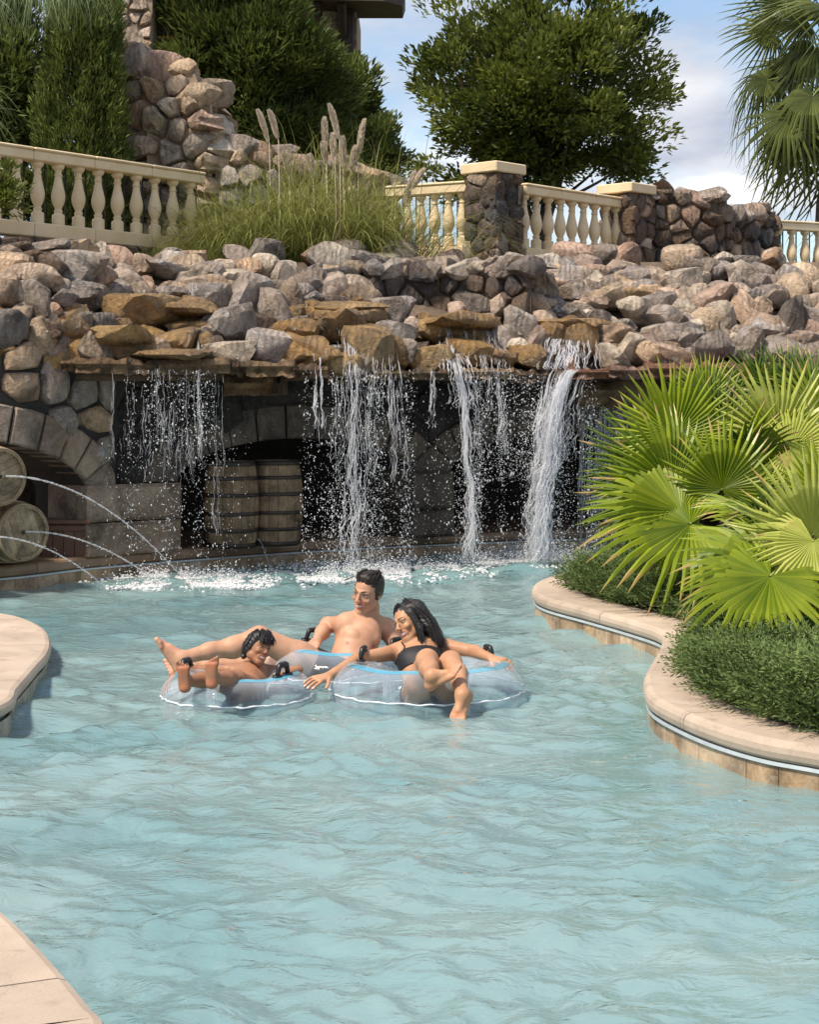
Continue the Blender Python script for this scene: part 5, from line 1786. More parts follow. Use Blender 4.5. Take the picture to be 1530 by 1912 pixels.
waterfall('thin dripping fall nearest the arch pillar, off ochre rocks', [
    (255, 520, 262, 548, 16, 10, .007, 1), (358, 520, 366, 560, 20, 14, .007, 1), (208, 610, 211, 860, 4, 3, .004, 2), (290, 640, 296, 800, 6, 5, .006, 2), (370, 598, 375, 860, 5, 6, .008, 2),
    (300, 690, 305, 870, 40, 14, .0045, 2), (350, 690, 352, 900, 50, 12, .0045, 2), (408, 700, 410, 1000, 12, 6, .004, 2), (250, 690, 250, 850, 20, 6, .004, 2)], 2600, 1, M_FALLT,
    [(235, 418, 690, 1040, 1.0), (270, 400, 690, 830, .8), (200, 470, 800, 1080, .6)], (.004, .011), 330)
waterfall('broad broken fall over ochre boulders above the man', [
    (592, 640, 597, 800, 5, 10, .008, 2), (655, 600, 662, 1060, 16, 11, .008, 4), (640, 585, 648, 700, 40, 18, .006, 2), (690, 590, 690, 760, 26, 12, .006, 2), (725, 650, 742, 900, 10, 12, .006, 3),
    (620, 690, 624, 860, 26, 12, .005, 2), (680, 720, 690, 900, 26, 14, .005, 3), (660, 700, 665, 1065, 34, 12, .006, 5), (735, 690, 735, 820, 20, 8, .005, 3)], 5200, 2, M_FALL,
    [(565, 775, 690, 1060, 1.3), (620, 720, 690, 1070, .9), (560, 780, 900, 1075, .7)], (.004, .012), 665)
waterfall('narrow white fall pouring steadily beside the second arch pillar', [
    (833, 600, 846, 690, 16, 22, .009, 2), (850, 668, 886, 1050, 8, 30, .010, 4), (845, 660, 870, 760, 16, 18, .009, 3), (808, 690, 806, 800, 6, 8, .006, 2), (900, 600, 912, 700, 24, 20, .006, 2),
    (925, 690, 950, 850, 12, 12, .006, 3), (905, 700, 900, 790, 14, 8, .006, 3), (880, 690, 884, 860, 18, 8, .005, 3)], 5200, 3, M_FALL,
    [(790, 1010, 700, 1055, 1.4), (900, 1000, 690, 900, .8), (850, 900, 800, 1055, .6)], (.004, .012), 880)
waterfall('strongest foaming white fall beside the fan palm', [
    (1076, 602, 1058, 690, 34, 60, .010, 2), (1062, 690, 1004, 1050, 12, 110, .011, 4), (1075, 690, 1015, 900, 20, 50, .008, 5), (1040, 690, 1000, 1050, 14, 40, .009, 5), (1030, 545, 1050, 590, 14, 20, .007, 1), (1010, 545, 1030, 590, 8, 10, .006, 1), (1092, 700, 1060, 860, 8, 14, .006, 4)], 4200, 4, M_FALL,
    [(990, 1110, 700, 1050, 1.2), (980, 1050, 750, 1050, 1.0), (1040, 1190, 760, 1040, .5)], (.004, .012), 1010)
# sheet of water at the far end of the grotto
cur = empty('waterfall', tuple(P(1150, 1010, 18.6))); tag(cur, 'grey curtain of falling water at the far end, behind the palm leaves', 'waterfall', 'falls spilling over the ledge')
rs = np.random.default_rng(66)
mb = MB()
for i in range(330):
    u = rs.uniform(1085, 1420); Y = 18.55 + rs.normal(0, .12)
    v0 = rs.uniform(750, 900) if rs.random() < .6 else 752
    v1 = min(v0 + rs.uniform(60, 240), 1030)
    t = np.linspace(0, 1, 8)
    pts = [P(u + np.sin(k * 17 + i) * 1.2 - 8 * k, v0 + (v1 - v0) * k, Y) for k in t]
    mb.tube(pts, .011 * rs.uniform(.3, 1.2) * (.4 + .6 * np.abs(np.sin(t * 9 + i))), 4, False)
mb.build('stream', M_FALLT, cur, True)['kind'] = 'stuff'

# jets from the barrels
def jet(label, a, b, rad, seed):
    rs = np.random.default_rng(seed)
    root = empty('water_jet', tuple(b)); tag(root, label, 'water jet', 'jets spouting from the barrels')
    t = np.linspace(0, 1, 160)
    a = np.array(a); b = np.array(b)
    pts = a[None] * (1 - t[:, None]) + b[None] * t[:, None]
    pts[:, 2] = a[2] - (a[2] - b[2]) * t ** 1.9
    pts += rs.normal(0, .0022, pts.shape) * t[:, None]
    r = rad * (.45 + .55 * np.abs(np.sin(t * 95 + 3 * np.sin(t * 21)))) * (1 - .35 * t)
    MB().tube(pts, np.maximum(r, .0015), 6, False).build('stream', M_FALL, root, True)
    pos = pts[rs.integers(60, 160, 50)] + rs.normal(0, .02, (50, 3))
    V, F = drops_mesh(pos, rs.uniform(.002, .005, 50), np.ones(50), rs)
    build('drops', V, F, M_DROP, root, False)['kind'] = 'stuff'
jet('highest water jet, arcing from the upper lying barrel', P(10, 889, 14.55), G(352, 1092, 0), .011, 1)
jet('middle water jet, arcing from the lower lying barrel', P(47, 993, 14.8), G(300, 1092, 0), .010, 2)
jet('lowest water jet, passing in front of the lower barrel head', P(-30, 1002, 14.2), G(200, 1100, 0), .009, 3)
jet('short thin water jet in front of the upright barrels', P(472, 1000, 17.0), G(505, 1062, 0), .005, 4)

# foam and splash where the falls land
def foam(name, spots, seed):
    rs = np.random.default_rng(seed)
    pos = []; sz = []
    for (u, v, ru, rv, n, hgt) in spots:
        uu = u + rs.normal(0, ru * .5, n); vv = v + rs.normal(0, rv * .5, n)
        # keep it streaky
        keep = np.array([mnoise.noise(Vector((a * .02, b * .12, seed))) + .35 * mnoise.noise(Vector((a * .07, b * .3, seed))) for a, b in zip(uu, vv)]) > -.12
        uu, vv = uu[keep], vv[keep]
        for a, b in zip(uu, vv):
            q = G(a, max(b, 1010), 0)
            up_ = rs.random()
            h_ = abs(rs.normal(0, hgt)) if up_ < .4 else rs.uniform(0, .018)
            q[2] = h_
            pos.append(q); sz.append(rs.uniform(.008, .028) * (1.0 if up_ > .4 else .45))
    pos = np.array(pos); sz = np.array(sz)
    V, F = drops_mesh(pos, sz, np.full(len(pos), .55), rs)
    tag(build(name, V, F, M_FOAM, None, True), kind='stuff')
foam('foam', [(350, 1084, 130, 12, 8500, .05), (290, 1100, 70, 5, 1300, .01), (440, 1096, 60, 4, 1000, .01), (300, 1074, 110, 10, 500, .10)], 1)
foam('foam', [(680, 1070, 160, 14, 9500, .06), (600, 1082, 60, 6, 900, .03), (780, 1062, 60, 8, 800, .05), (880, 1056, 60, 8, 900, .06)], 2)
foam('foam', [(1000, 1046, 125, 11, 11000, .07), (1010, 1042, 45, 12, 2500, .16), (900, 1048, 70, 7, 900, .06), (1090, 1046, 60, 7, 900, .05)], 3)
# ------------------------------------------------------------------ people: one continuous surface grown from joints
class Field:
    """signed distance samples on a grid; shapes are blended in with a smooth union"""
    def __init__(s, lo, hi, h):
        s.h = h; s.lo = np.array(lo, float) - 3 * h
        s.n = np.ceil((np.array(hi) + 3 * h - s.lo) / h).astype(int) + 1
        s.F = np.full(s.n, .5, dtype=np.float32)
    def _win(s, lo, hi, m):
        a = np.clip(np.floor((np.array(lo) - m - s.lo) / s.h).astype(int), 0, s.n - 1)
        b = np.clip(np.ceil((np.array(hi) + m - s.lo) / s.h).astype(int) + 1, 1, s.n)
        if np.any(b <= a): return None, None
        ax = [s.lo[i] + s.h * np.arange(a[i], b[i]) for i in range(3)]
        X, Y, Z = np.meshgrid(*ax, indexing='ij')
        return (slice(a[0], b[0]), slice(a[1], b[1]), slice(a[2], b[2])), np.stack([X, Y, Z], -1).astype(np.float32)
    def _blend(s, w, d, k, sub=False):
        f = s.F[w]
        if sub:
            d = -d
            hh = np.clip(.5 - .5 * (f - d) / k, 0, 1)
            s.F[w] = f * (1 - hh) + d * hh + k * hh * (1 - hh)
        else:
            hh = np.clip(.5 + .5 * (f - d) / k, 0, 1)
            s.F[w] = f * (1 - hh) + d * hh - k * hh * (1 - hh)
    def cone(s, a, b, ra, rb, k=.02, sub=False):
        a = np.array(a, float); b = np.array(b, float); r = max(ra, rb)
        w, X = s._win(np.minimum(a, b) - r, np.maximum(a, b) + r, k + 2 * s.h + .02)
        if w is None: return
        ab = b - a; L2 = ab.dot(ab) + 1e-9
        t = np.clip(((X - a) @ ab) / L2, 0, 1)
        d = np.linalg.norm(X - (a + t[..., None] * ab), axis=-1) - (ra + (rb - ra) * t)
        s._blend(w, d, k, sub)
    def chain(s, pts, rads, k=.02):
        for i in range(len(pts) - 1): s.cone(pts[i], pts[i + 1], rads[i], rads[i + 1], k)
    def ell(s, c, rad, rot=None, k=.02, sub=False):
        c = np.array(c, float); rad = np.array(rad, float); r = rad.max()
        w, X = s._win(c - r, c + r, k + 2 * s.h + .02)
        if w is None: return
        q = X - c
        if rot is not None: q = q @ np.asarray(rot)          # columns of rot are the local axes
        k0 = np.linalg.norm(q / rad, axis=-1); k1 = np.linalg.norm(q / (rad * rad), axis=-1)
        d = k0 * (k0 - 1) / np.maximum(k1, 1e-6)
        s._blend(w, d, k, sub)
    def at(s, p):
        g = (np.atleast_2d(p) - s.lo) / s.h
        i = np.clip(np.floor(g).astype(int), 0, s.n - 2); f = g - i
        r = 0
        for dx in (0, 1):
            for dy in (0, 1):
                for dz in (0, 1):
                    wt = (f[:, 0] if dx else 1 - f[:, 0]) * (f[:, 1] if dy else 1 - f[:, 1]) * (f[:, 2] if dz else 1 - f[:, 2])
                    r = r + wt * s.F[i[:, 0] + dx, i[:, 1] + dy, i[:, 2] + dz]
        return r
    def mesh(s, smooth=1):
        """surface nets"""
        F = s.F; ins = F < 0
        c = ins[:-1, :-1, :-1].astype(np.int8)
        cnt = np.zeros(tuple(s.n - 1), np.int8)
        for dx in (0, 1):
            for dy in (0, 1):
                for dz in (0, 1):
                    cnt += ins[dx:s.n[0] - 1 + dx, dy:s.n[1] - 1 + dy, dz:s.n[2] - 1 + dz]
        act = (cnt > 0) & (cnt < 8)
        ijk = np.argwhere(act)
        idx = np.full(act.shape, -1, np.int64); idx[act] = np.arange(len(ijk))
        corners = [(dx, dy, dz) for dx in (0, 1) for dy in (0, 1) for dz in (0, 1)]
        val = {q: F[ijk[:, 0] + q[0], ijk[:, 1] + q[1], ijk[:, 2] + q[2]] for q in corners}
        acc = np.zeros((len(ijk), 3)); num = np.zeros(len(ijk))
        for q in corners:
            for ax in range(3):
                if q[ax]: continue
                r_ = list(q); r_[ax] = 1; r_ = tuple(r_)
                a, b = val[q], val[r_]
                m = (a < 0) != (b < 0)
                t = np.where(m, a / np.where(m, a - b, 1), 0)
                p = np.tile(np.array(q, float), (len(ijk), 1)); p[:, ax] += t
                acc += p * m[:, None]; num += m
        V = s.lo + (ijk + acc / np.maximum(num, 1)[:, None]) * s.h
        Q = []
        for ax in range(3):
            o1, o2 = (ax + 1) % 3, (ax + 2) % 3
            sl0 = [slice(None)] * 3; sl1 = [slice(None)] * 3
            sl0[ax] = slice(0, -1); sl1[ax] = slice(1, None)
            A, B = ins[tuple(sl0)], ins[tuple(sl1)]
            e = np.argwhere(A != B)
            ok = (e[:, o1] > 0) & (e[:, o2] > 0) & (e[:, o1] < s.n[o1] - 1) & (e[:, o2] < s.n[o2] - 1)
            e = e[ok]
            fl = A[e[:, 0], e[:, 1], e[:, 2]]
            def cell(d1, d2):
                q = e.copy(); q[:, o1] += d1; q[:, o2] += d2
                return idx[q[:, 0], q[:, 1], q[:, 2]]
            quad = np.stack([cell(-1, -1), cell(0, -1), cell(0, 0), cell(-1, 0)], 1)
            quad[~fl] = quad[~fl][:, ::-1]
            Q.append(quad)
        Q = np.concatenate(Q)
        Q = Q[(Q >= 0).all(1)]
        for _ in range(smooth):
            A_ = np.zeros_like(V); n_ = np.zeros(len(V))
            for k in range(4):
                np.add.at(A_, Q[:, k], V[Q[:, (k + 1) % 4]]); np.add.at(A_, Q[:, k], V[Q[:, (k + 3) % 4]])
                np.add.at(n_, Q[:, k], 2)
            V = V * .5 + .5 * A_ / np.maximum(n_, 1)[:, None]
        return V, Q

def basis(f, upv):
    """head or limb frame: columns right, back, up for a face looking along f"""
    y = -np.array(f, float); y /= np.linalg.norm(y)
    z = np.array(upv, float); z -= y * z.dot(y); z /= np.linalg.norm(z)
    x = np.cross(y, z)
    return np.stack([x, y, z], 1)

def skin_material(name, col, rough=.5):
    m, nt, b = nodes_of(name)
    at = nt.nodes.new('ShaderNodeAttribute'); at.attribute_name = 'tint'
    p = wpos(nt)
    n1 = noise_node(nt, p, 22, 4, .6)
    r1 = ramp(nt, [(.3, (col[0] * .90, col[1] * .86, col[2] * .82)), (.7, (col[0] * 1.06, col[1] * 1.05, col[2] * 1.05))])
    nt.links.new(n1, r1.inputs[0])
    n3 = noise_node(nt, p, 7, 3, .6)
    r3 = ramp(nt, [(.35, (.88, .82, .80)), (.65, (1.06, 1.06, 1.05))])
    nt.links.new(n3, r3.inputs[0])
    c0 = mixc(nt, 1.0, r1.outputs[0], r3.outputs[0], 'MULTIPLY')
    c = mixc(nt, 1.0, c0, at.outputs['Color'], 'MULTIPLY')
    nt.links.new(c, b.inputs['Base Color'])
    b.inputs['Roughness'].default_value = rough
    b.inputs['Specular IOR Level'].default_value = .32
    b.inputs['Subsurface Weight'].default_value = .12
    b.inputs['Subsurface Radius'].default_value = (.012, .005, .003)
    b.inputs['Subsurface Scale'].default_value = 1.0
    n2 = noise_node(nt, p, 160, 3, .6)
    bump(nt, b, n2, .06, .003)
    return m
M_HAIR = plain_mat('dark_brown_hair', (.018, .011, .008), (.035, .022, .015), scale=60, rough=.42, bstr=.3, spec=.5)
M_HAIRB = plain_mat('black_hair', (.008, .007, .007), (.018, .014, .012), scale=60, rough=.36, bstr=.3, spec=.6)
M_TEETH = plain_mat('teeth', (.78, .74, .68), rough=.3, bstr=0)
M_LIP = plain_mat('lip', (.36, .12, .09), (.40, .15, .11), rough=.4, bstr=0)
M_MOUTH = plain_mat('mouth', (.10, .02, .018), rough=.5, bstr=0)
M_LASH = plain_mat('eye_dark', (.012, .009, .008), rough=.4, bstr=0)
M_EYEW = plain_mat('eye_white', (.62, .58, .54), rough=.25, bstr=0)
M_SWIM = plain_mat('black_swimwear', (.010, .010, .012), (.016, .016, .019), scale=120, rough=.6, bstr=.15)
M_NAIL = plain_mat('nail', (.66, .42, .34), rough=.25, bstr=0)

class Person:
    def __init__(s, label, skin, base, lo, hi, h=.0045):
        s.F = Field(lo, hi, h); s.label = label; s.skin = skin; s.spots = []
        s.root = None; s.base = base; s.extra = []
    def limb(s, pts, rads, k=.025): s.F.chain(pts, rads, k)
    def hand(s, wrist, d, back, L=.175, side=1, curl=.35, spread=.16, r=.0088, thumb=.6):
        """palm, four fingers and a thumb; d points to the fingertips, back is the back of the hand, side = +1 thumb on d x back"""
        d = unit(np.array(d, float)); b = np.array(back, float); b = unit(b - d * b.dot(d)); x = np.cross(d, b) * side
        w = np.array(wrist, float); F = s.F
        pl = L * .48; pw = L * .21
        for t in (-.75, -.25, .25, .75):
            F.cone(w + x * pw * t * .55, w + d * pl * .92 + x * pw * t, .013 * L / .175, .0115 * L / .175, .012)
        tips = []
        for i, (t, ln) in enumerate(((.92, .40), (.32, .45), (-.30, .42), (-.90, .33))):
            a = w + d * pl * .92 + x * pw * t
            dd = unit(d + x * spread * t); bb = b.copy()
            rr = r * L / .175 * (1 if i < 3 else .86)
            ang = curl * (.55 + .15 * i)
            for q, f in enumerate((.46, .31, .25)):
                c, sn = math.cos(ang), math.sin(ang)
                dd, bb = dd * c - bb * sn, bb * c + dd * sn
                e = a + dd * L * ln * f
                F.cone(a, e, rr * (1 - .08 * q), rr * (.92 - .08 * q), .004)
                a = e
            tips.append(a)
            s.extra.append(('nail', a - dd * .004 + bb * rr * .8, rr * .75, dd, bb))
        a = w + d * pl * .22 + x * pw * .8
        dd = unit(d * .62 + x * thumb - b * .25)
        F.cone(w + d * pl * .1, a, .013 * L / .175, .0125 * L / .175, .012)
        for f in (.24, .18):
            e = a + dd * L * f
            F.cone(a, e, r * 1.2 * L / .175, r * 1.05 * L / .175, .006)
            a = e; dd = unit(dd + d * .35)
        return tips
    def foot(s, ankle, d, up, L=.24, wd=.085, side=1, toes=.0):
        """heel, arch, ball and five toes; d from heel to toes, up from sole to instep, side = +1 big toe on d x up"""
        d = unit(np.array(d, float)); u = np.array(up, float); u = unit(u - d * u.dot(d)); x = np.cross(d, u) * side
        A = np.array(ankle, float); F = s.F; q = L / .24
        heel = A - u * .045 * q - d * .035 * q
        F.ell(heel, (.031 * q, .034 * q, .031 * q), None, .02)
        F.cone(A, heel, .034 * q, .029 * q, .02)
        F.cone(A + u * -.005, heel + d * L * .50 + u * .012 * q, .035 * q, .024 * q, .025)
        for t in (-.8, -.27, .27, .8):
            F.cone(heel + x * t * wd * .22, heel + d * L * .60 + x * wd * .40 * t - u * .008 * q, .023 * q, .0165 * q, .015)
        for i, t in enumerate((.95, .45, .02, -.42, -.85)):
            ln = (.20, .185, .165, .145, .115)[i] * L
            rr = (.0135, .0100, .0096, .0092, .0088)[i] * q
            a = heel + d * L * (.615 - .022 * i) + x * wd * .46 * t - u * .008 * q
            m = a + unit(d + u * (.10 + toes)) * ln * .55
            e = m + unit(d + u * (toes - .35)) * ln * .45
            F.cone(a, m, rr * 1.02, rr * .98, .005); F.cone(m, e, rr * .98, rr * 1.02, .004)
            s.extra.append(('nail', e + u * rr * .82, rr * .75, d, u))
        s.spots.append((heel - u * .025, .06 * q, (1.35, 1.02, .95)))
        s.spots.append((heel + d * L * .62 - u * .02, .06 * q, (1.38, 1.0, .95)))
        return heel
    def head(s, c, f, upv, S=1.0, fem=0.0, smile=1.0):
        B = basis(f, upv); s.B = B; s.hc = np.array(c, float); s.S = S
        T = lambda x, y, z: s.hc + B @ (np.array([x, y, z]) * S)
        F = s.F; s.T = T
        F.ell(T(0, .016, .034), np.array([.072, .090, .080]) * S, B, .02 * S)
        F.ell(T(0, -.024, -.012), np.array([.060, .062, .078]) * S, B, .03 * S)
        jw = .047 - .008 * fem
        F.cone(T(-jw, -.004, -.058), T(-.014, -.064, -.092), .024 * S, .019 * S, .02 * S)
        F.cone(T(jw, -.004, -.058), T(.014, -.064, -.092), .024 * S, .019 * S, .02 * S)
        F.cone(T(0, -.066, -.093), T(0, -.066, -.090), (.022 - .003 * fem) * S, .022 * S, .015 * S)
        F.cone(T(-jw, -.004, -.058), T(jw, -.004, -.058), .03 * S, .03 * S, .02 * S)
        for sx in (-1, 1):
            F.ell(T(sx * .038, -.064, -.022), np.array([.021, .017, .017]) * S, B, .012 * S)          # cheek raised by the smile
            F.cone(T(sx * .012, -.086, .030), T(sx * .046, -.070, .026), .0075 * S, .006 * S, .012 * S)     # brow
            F.ell(T(sx * .031, -.098, .011), np.array([.015, .016, .010]) * S, B, .008 * S, True)       # eye socket
            F.ell(T(sx * .031, -.072, .010), np.array([.0125, .0105, .0085]) * S, B, .004 * S)          # lid over the eyeball
            F.ell(T(sx * .073, .012, -.002), np.array([.008, .017, .029]) * S, B, .006 * S)             # ear
            F.ell(T(sx * .079, .006, .000), np.array([.004, .009, .017]) * S, B, .004 * S, True)
            F.ell(T(sx * .0105, -.100, -.024), np.array([.0085, .010, .0075]) * S, B, .006 * S)        # nostril wing
        F.cone(T(0, -.084, .020), T(0, -.106, -.018), .0068 * S, .0103 * S, .008 * S)                  # nose
        F.ell(T(0, -.074, -.058), np.array([.036, .014, .020]) * S, B, .012 * S)                        # mouth area
        F.ell(T(0, -.092, -.057), np.array([.029, .011, .0080]) * S, B, .004 * S, True)                 # open mouth
    def surf(s, x, z, off=0.0):
        """point on the face in front of head coordinates (x, z)"""
        ys = np.linspace(-.135, -.02, 90)
        pts = np.array([s.T(x, y, z) for y in ys])
        v = s.F.at(pts)
        i = int(np.argmax(v < 0)) if (v < 0).any() else 60
        y = ys[max(i - 1, 0)] + (ys[1] - ys[0]) * (v[max(i - 1, 0)] / max(1e-6, v[max(i - 1, 0)] - v[i]) if i else 0)
        return s.T(x, y - off, z)
    def finish(s, hair_mat):
        V, Q = s.F.mesh(1)
        s.root = empty('person', tuple(s.base)); tag(s.root, s.label, 'person')
        body = build('body', V, Q, s.skin, s.root, True)
        tint = np.ones((len(V), 4))
        for c, r, col in s.spots:
            w = np.clip(1 - np.linalg.norm(V - c, axis=1) / r, 0, 1)[:, None] ** .7
            tint[:, :3] = tint[:, :3] * (1 - w) + np.array(col) * w
        a = body.data.color_attributes.new('tint', 'FLOAT_COLOR', 'POINT')
        a.data.foreach_set('color', tint.astype(np.float32).ravel())
        s.face()
        for kind, p, r, d, u in s.extra:
            d = unit(d); u = unit(u - d * u.dot(d)); x = np.cross(d, u)
            vv = [p + x * r * cx + d * r * cy * 1.2 + u * .0012 * (1 - cx * cx) for cx, cy in ((-.8, -.8), (.8, -.8), (.9, .3), (.4, .95), (-.4, .95), (-.9, .3))]
            vv2 = [q - u * .003 for q in vv]
            build('nail', vv + vv2, [[0, 1, 2, 3, 4, 5], [11, 10, 9, 8, 7, 6]] + [[i, 6 + i, 6 + (i + 1) % 6, (i + 1) % 6] for i in range(6)], M_NAIL, s.root, False)
        return s.root
    def ribbon(s, name, xs, z0, z1, mat, off):
        """strip hugging the face between curves z0(x) and z1(x)"""
        V = []; F = []
        for x in xs:
            zs = np.linspace(z0(x), z1(x), 3)
            V += [s.surf(x, z, off) for z in zs]
        n = len(xs)
        for i in range(n - 1):
            for k in range(2):
                F.append([3 * i + k, 3 * i + 3 + k, 3 * i + 4 + k, 3 * i + 1 + k])
        m = len(V); bk = s.B @ np.array([0, .004 * s.S, 0])
        V += [q + bk for q in V]
        F += [[f_[3] + m, f_[2] + m, f_[1] + m, f_[0] + m] for f_ in F[:]]
        return build(name, V, F, mat, s.root, True)
    def face(s):
        sm = lambda x: -.058 + 6.5 * x * x
        # mouth: dark opening, upper teeth, lips
        front = lambda x, z: s.T(x, -.0875 + 11.0 * x * x, z)
        xs = np.linspace(-.031, .031, 13)
        V = []; F = []
        for x in xs:
            e = math.sqrt(max(0, 1 - (x / .0315) ** 2))
            V += [front(x, sm(x) + .0075 * e + .0015), front(x, sm(x) - .0030 * e)]
        for i in range(12): F.append([2 * i, 2 * i + 2, 2 * i + 3, 2 * i + 1])
        m = len(V); V += [q + s.B @ np.array([0, .005 * s.S, 0]) for q in V]; F += [[a + m for a in f_[::-1]] for f_ in F[:]]
        build('teeth', V, F, M_TEETH, s.root, True)
        V = []; F = []
        for x in xs:
            e = math.sqrt(max(0, 1 - (x / .0315) ** 2))
            q = s.B @ np.array([0, .0035 * s.S, 0])
            V += [front(x, sm(x) + .008 * e + .0015) + q, front(x, sm(x) - .0115 * e) + q]
        for i in range(12): F.append([2 * i, 2 * i + 2, 2 * i + 3, 2 * i + 1])
        m = len(V); V += [q + s.B @ np.array([0, .008 * s.S, 0]) for q in V]; F += [[a + m for a in f_[::-1]] for f_ in F[:]]
        build('mouth', V, F, M_MOUTH, s.root, True)
        xl = np.linspace(-.035, .035, 15)
        up_ = [front(x * .95, sm(x) + .0085 * math.sqrt(max(0, 1 - (x / .0355) ** 2)) + .002) for x in xl]
        lo_ = [front(x * .95, sm(x) - .0125 * math.sqrt(max(0, 1 - (x / .0355) ** 2)) + .0015) for x in xl]
        rr = np.array([.0012 + .0032 * math.sqrt(max(0, 1 - (x / .036) ** 2)) for x in xl]) * s.S
        mb = MB().tube(up_, rr, 6); mb.tube(lo_, rr * 1.25, 6)
        mb.build('lips', M_LIP, s.root, True)
        for sx in (-1, 1):
            xb = np.linspace(.013, .048, 9)
            pts = [s.surf(sx * x, .033 + .20 * (x - .013) - 7.5 * (x - .02) ** 2, .0012) for x in xb]
            MB().tube(pts, np.interp(xb, [.013, .022, .04, .048], [.0022, .0036, .0030, .0010]) * s.S, 5).build('eyebrow', s.hairmat, s.root, True)
            xe = np.linspace(.0185, .0445, 9)
            ue = [s.surf(sx * x, .0125 + .0045 * math.sin((x - .0185) / .026 * math.pi), .0008) for x in xe]
            MB().tube(ue, np.interp(xe, [.0185, .03, .0445], [.0009, .0022, .0012]) * s.S, 5).build('eyelashes', M_LASH, s.root, True)
            ew = [s.surf(sx * x, .0098, .0006) for x in xe[1:-1]]
            MB().tube(ew, np.interp(xe[1:-1], [.0185, .031, .0445], [.0008, .0021, .0008]) * s.S, 5).build('eye', M_EYEW, s.root, True)
            MB().tube([s.surf(sx * .0285, .0102, .0016), s.surf(sx * .0345, .0102, .0016)], .0025 * s.S, 6).build('iris', M_LASH, s.root, True)

def hair_cap(per, mat, name, fn, strands, seed, h=.005, rad=(.081, .100, .088), ctr=(0, .020, .040), face=((0, -.105, -.030), (.070, .080, .098))):
    """hair mass around the head with the face left open, plus locks laid over it"""
    S = per.S; c = per.hc; e = .25
    F = Field(c - e * S * 1.3, c + e * S * 1.3, h)
    F.ell(per.T(*ctr), np.array(rad) * S, per.B, .01)
    fn(F, per.T, S)
    F.ell(per.T(*face[0]), np.array(face[1]) * S, per.B, .008, True)
    # comb marks
    ii = np.indices(F.F.shape).reshape(3, -1).T * F.h + F.lo
    loc = (ii - c) @ per.B / S
    ang = np.arctan2(loc[:, 0], loc[:, 2] + .02)
    F.F += (.0018 * np.sin(ang * 46 + loc[:, 1] * 60) + .0014 * np.sin(ang * 23 - loc[:, 1] * 90)).reshape(F.F.shape).astype(np.float32)
    V, Q = F.mesh(1)
    o = build(name, V, Q, mat, per.root, True)
    rs = np.random.default_rng(seed)
    mb = MB()
    for (pts, n, sp, r0) in strands:
        pts = np.array([per.T(*q) for q in pts])
        for i in range(n):
            of = rs.normal(0, sp * S, 3)
            t = np.linspace(0, 1, 10); k = np.linspace(0, 1, len(pts))
            cur = np.stack([np.interp(t, k, pts[:, a]) for a in range(3)], 1)
            for _ in range(2): cur[1:-1] = (cur[:-2] + 2 * cur[1:-1] + cur[2:]) / 4
            cur += of[None] * (.5 + .7 * t[:, None]) + rs.normal(0, .0003, cur.shape)
            mb.tube(cur, r0 * S * np.interp(t, [0, .2, .7, 1], [.6, 1, .8, .15]), 5)
    if strands:
        k = mb.build('hair_locks', mat, o, True)
        k['kind'] = 'stuff'
    return o

def clothing(per, name, mat, region, off=.006):
    """cloth as a thin layer over the body where region(points) < 0"""
    F = per.F
    G_ = Field.__new__(Field); G_.h = F.h; G_.lo = F.lo; G_.n = F.n
    ii = np.indices(F.F.shape).reshape(3, -1).T * F.h + F.lo
    reg = np.full(F.F.size, .5, np.float32)
    near = np.abs(F.F.ravel()) < .03
    reg[near] = region(ii[near]).astype(np.float32)
    shell = np.maximum(F.F.ravel() - off, -(F.F.ravel() + .004))
    G_.F = np.maximum(shell, reg).reshape(F.F.shape).astype(np.float32)
    V, Q = G_.mesh(1)
    return build(name, V, Q, mat, per.root, True)

# ------------------------------------------------------------------ the woman
SK_W = skin_material('woman_skin', (.47, .262, .152))
SK_M = skin_material('man_skin', (.52, .30, .195))
SK_B = skin_material('boy_skin', (.34, .175, .10))
TW = dict(c=(.095, 9.56, .05), R=.385, r=.155)
TB = dict(c=((443 - U0) / FPX * 9.5, 9.5, .025), R=.285, r=.128)
TM = dict(c=((664 - U0) / FPX * 10.4, 10.42, .026), R=.385, r=.155)

W = Person('woman in black bikini laughing in the nearest clear tube, one foot dangling', SK_W, (.1, 9.55, 0), (-.68, 8.72, -.3), (.70, 10.12, .62))
hipc = np.array([.10, 9.55, -.03]); 
wc = P(786, 1246, 9.72); ch_ = P(782, 1225, 9.80); nb = P(784, 1203, 9.88)
W.limb([hipc, wc, ch_], [.125, .105, .10], .05)
axT = unit(nb - hipc)
BT = basis((-.12, -.82, .55), axT)
W.F.ell(hipc + axT * .02, (.155, .105, .12), BT, .05)
W.F.ell(ch_ + axT * .01, (.130, .088, .115), BT, .04)
sL = P(742, 1217, 9.82); sR = P(834, 1209, 9.90)
W.F.cone(sL, nb, .040, .045, .04); W.F.cone(sR, nb, .040, .045, .04)
for sg, cx in ((-1, P(765, 1232, 9.70)), (1, P(803, 1230, 9.72))):
    W.F.ell(cx, (.055, .050, .055), BT, .03)
hd = P(763, 1162, 9.84)
W.limb([nb + np.array([0, .01, -.02]), nb * .45 + hd * .55 + np.array([.015, .015, -.015])], [.050, .043], .02)
W.head(hd, (-.66, -.74, -.12), (-.42, .12, .90), .93, 1.0)
eL = P(668, 1231, 9.62); wL = P(613, 1263, 9.42)
W.limb([sL, eL], [.046, .034], .03); W.limb([eL, wL], [.036, .023], .02)
W.hand(wL, P(566, 1276, 9.30) - wL, (.15, -.25, 1), .178, side=-1, curl=.30, spread=.22)
eR = P(888, 1217, 9.80); wR = P(918, 1229, 9.60)
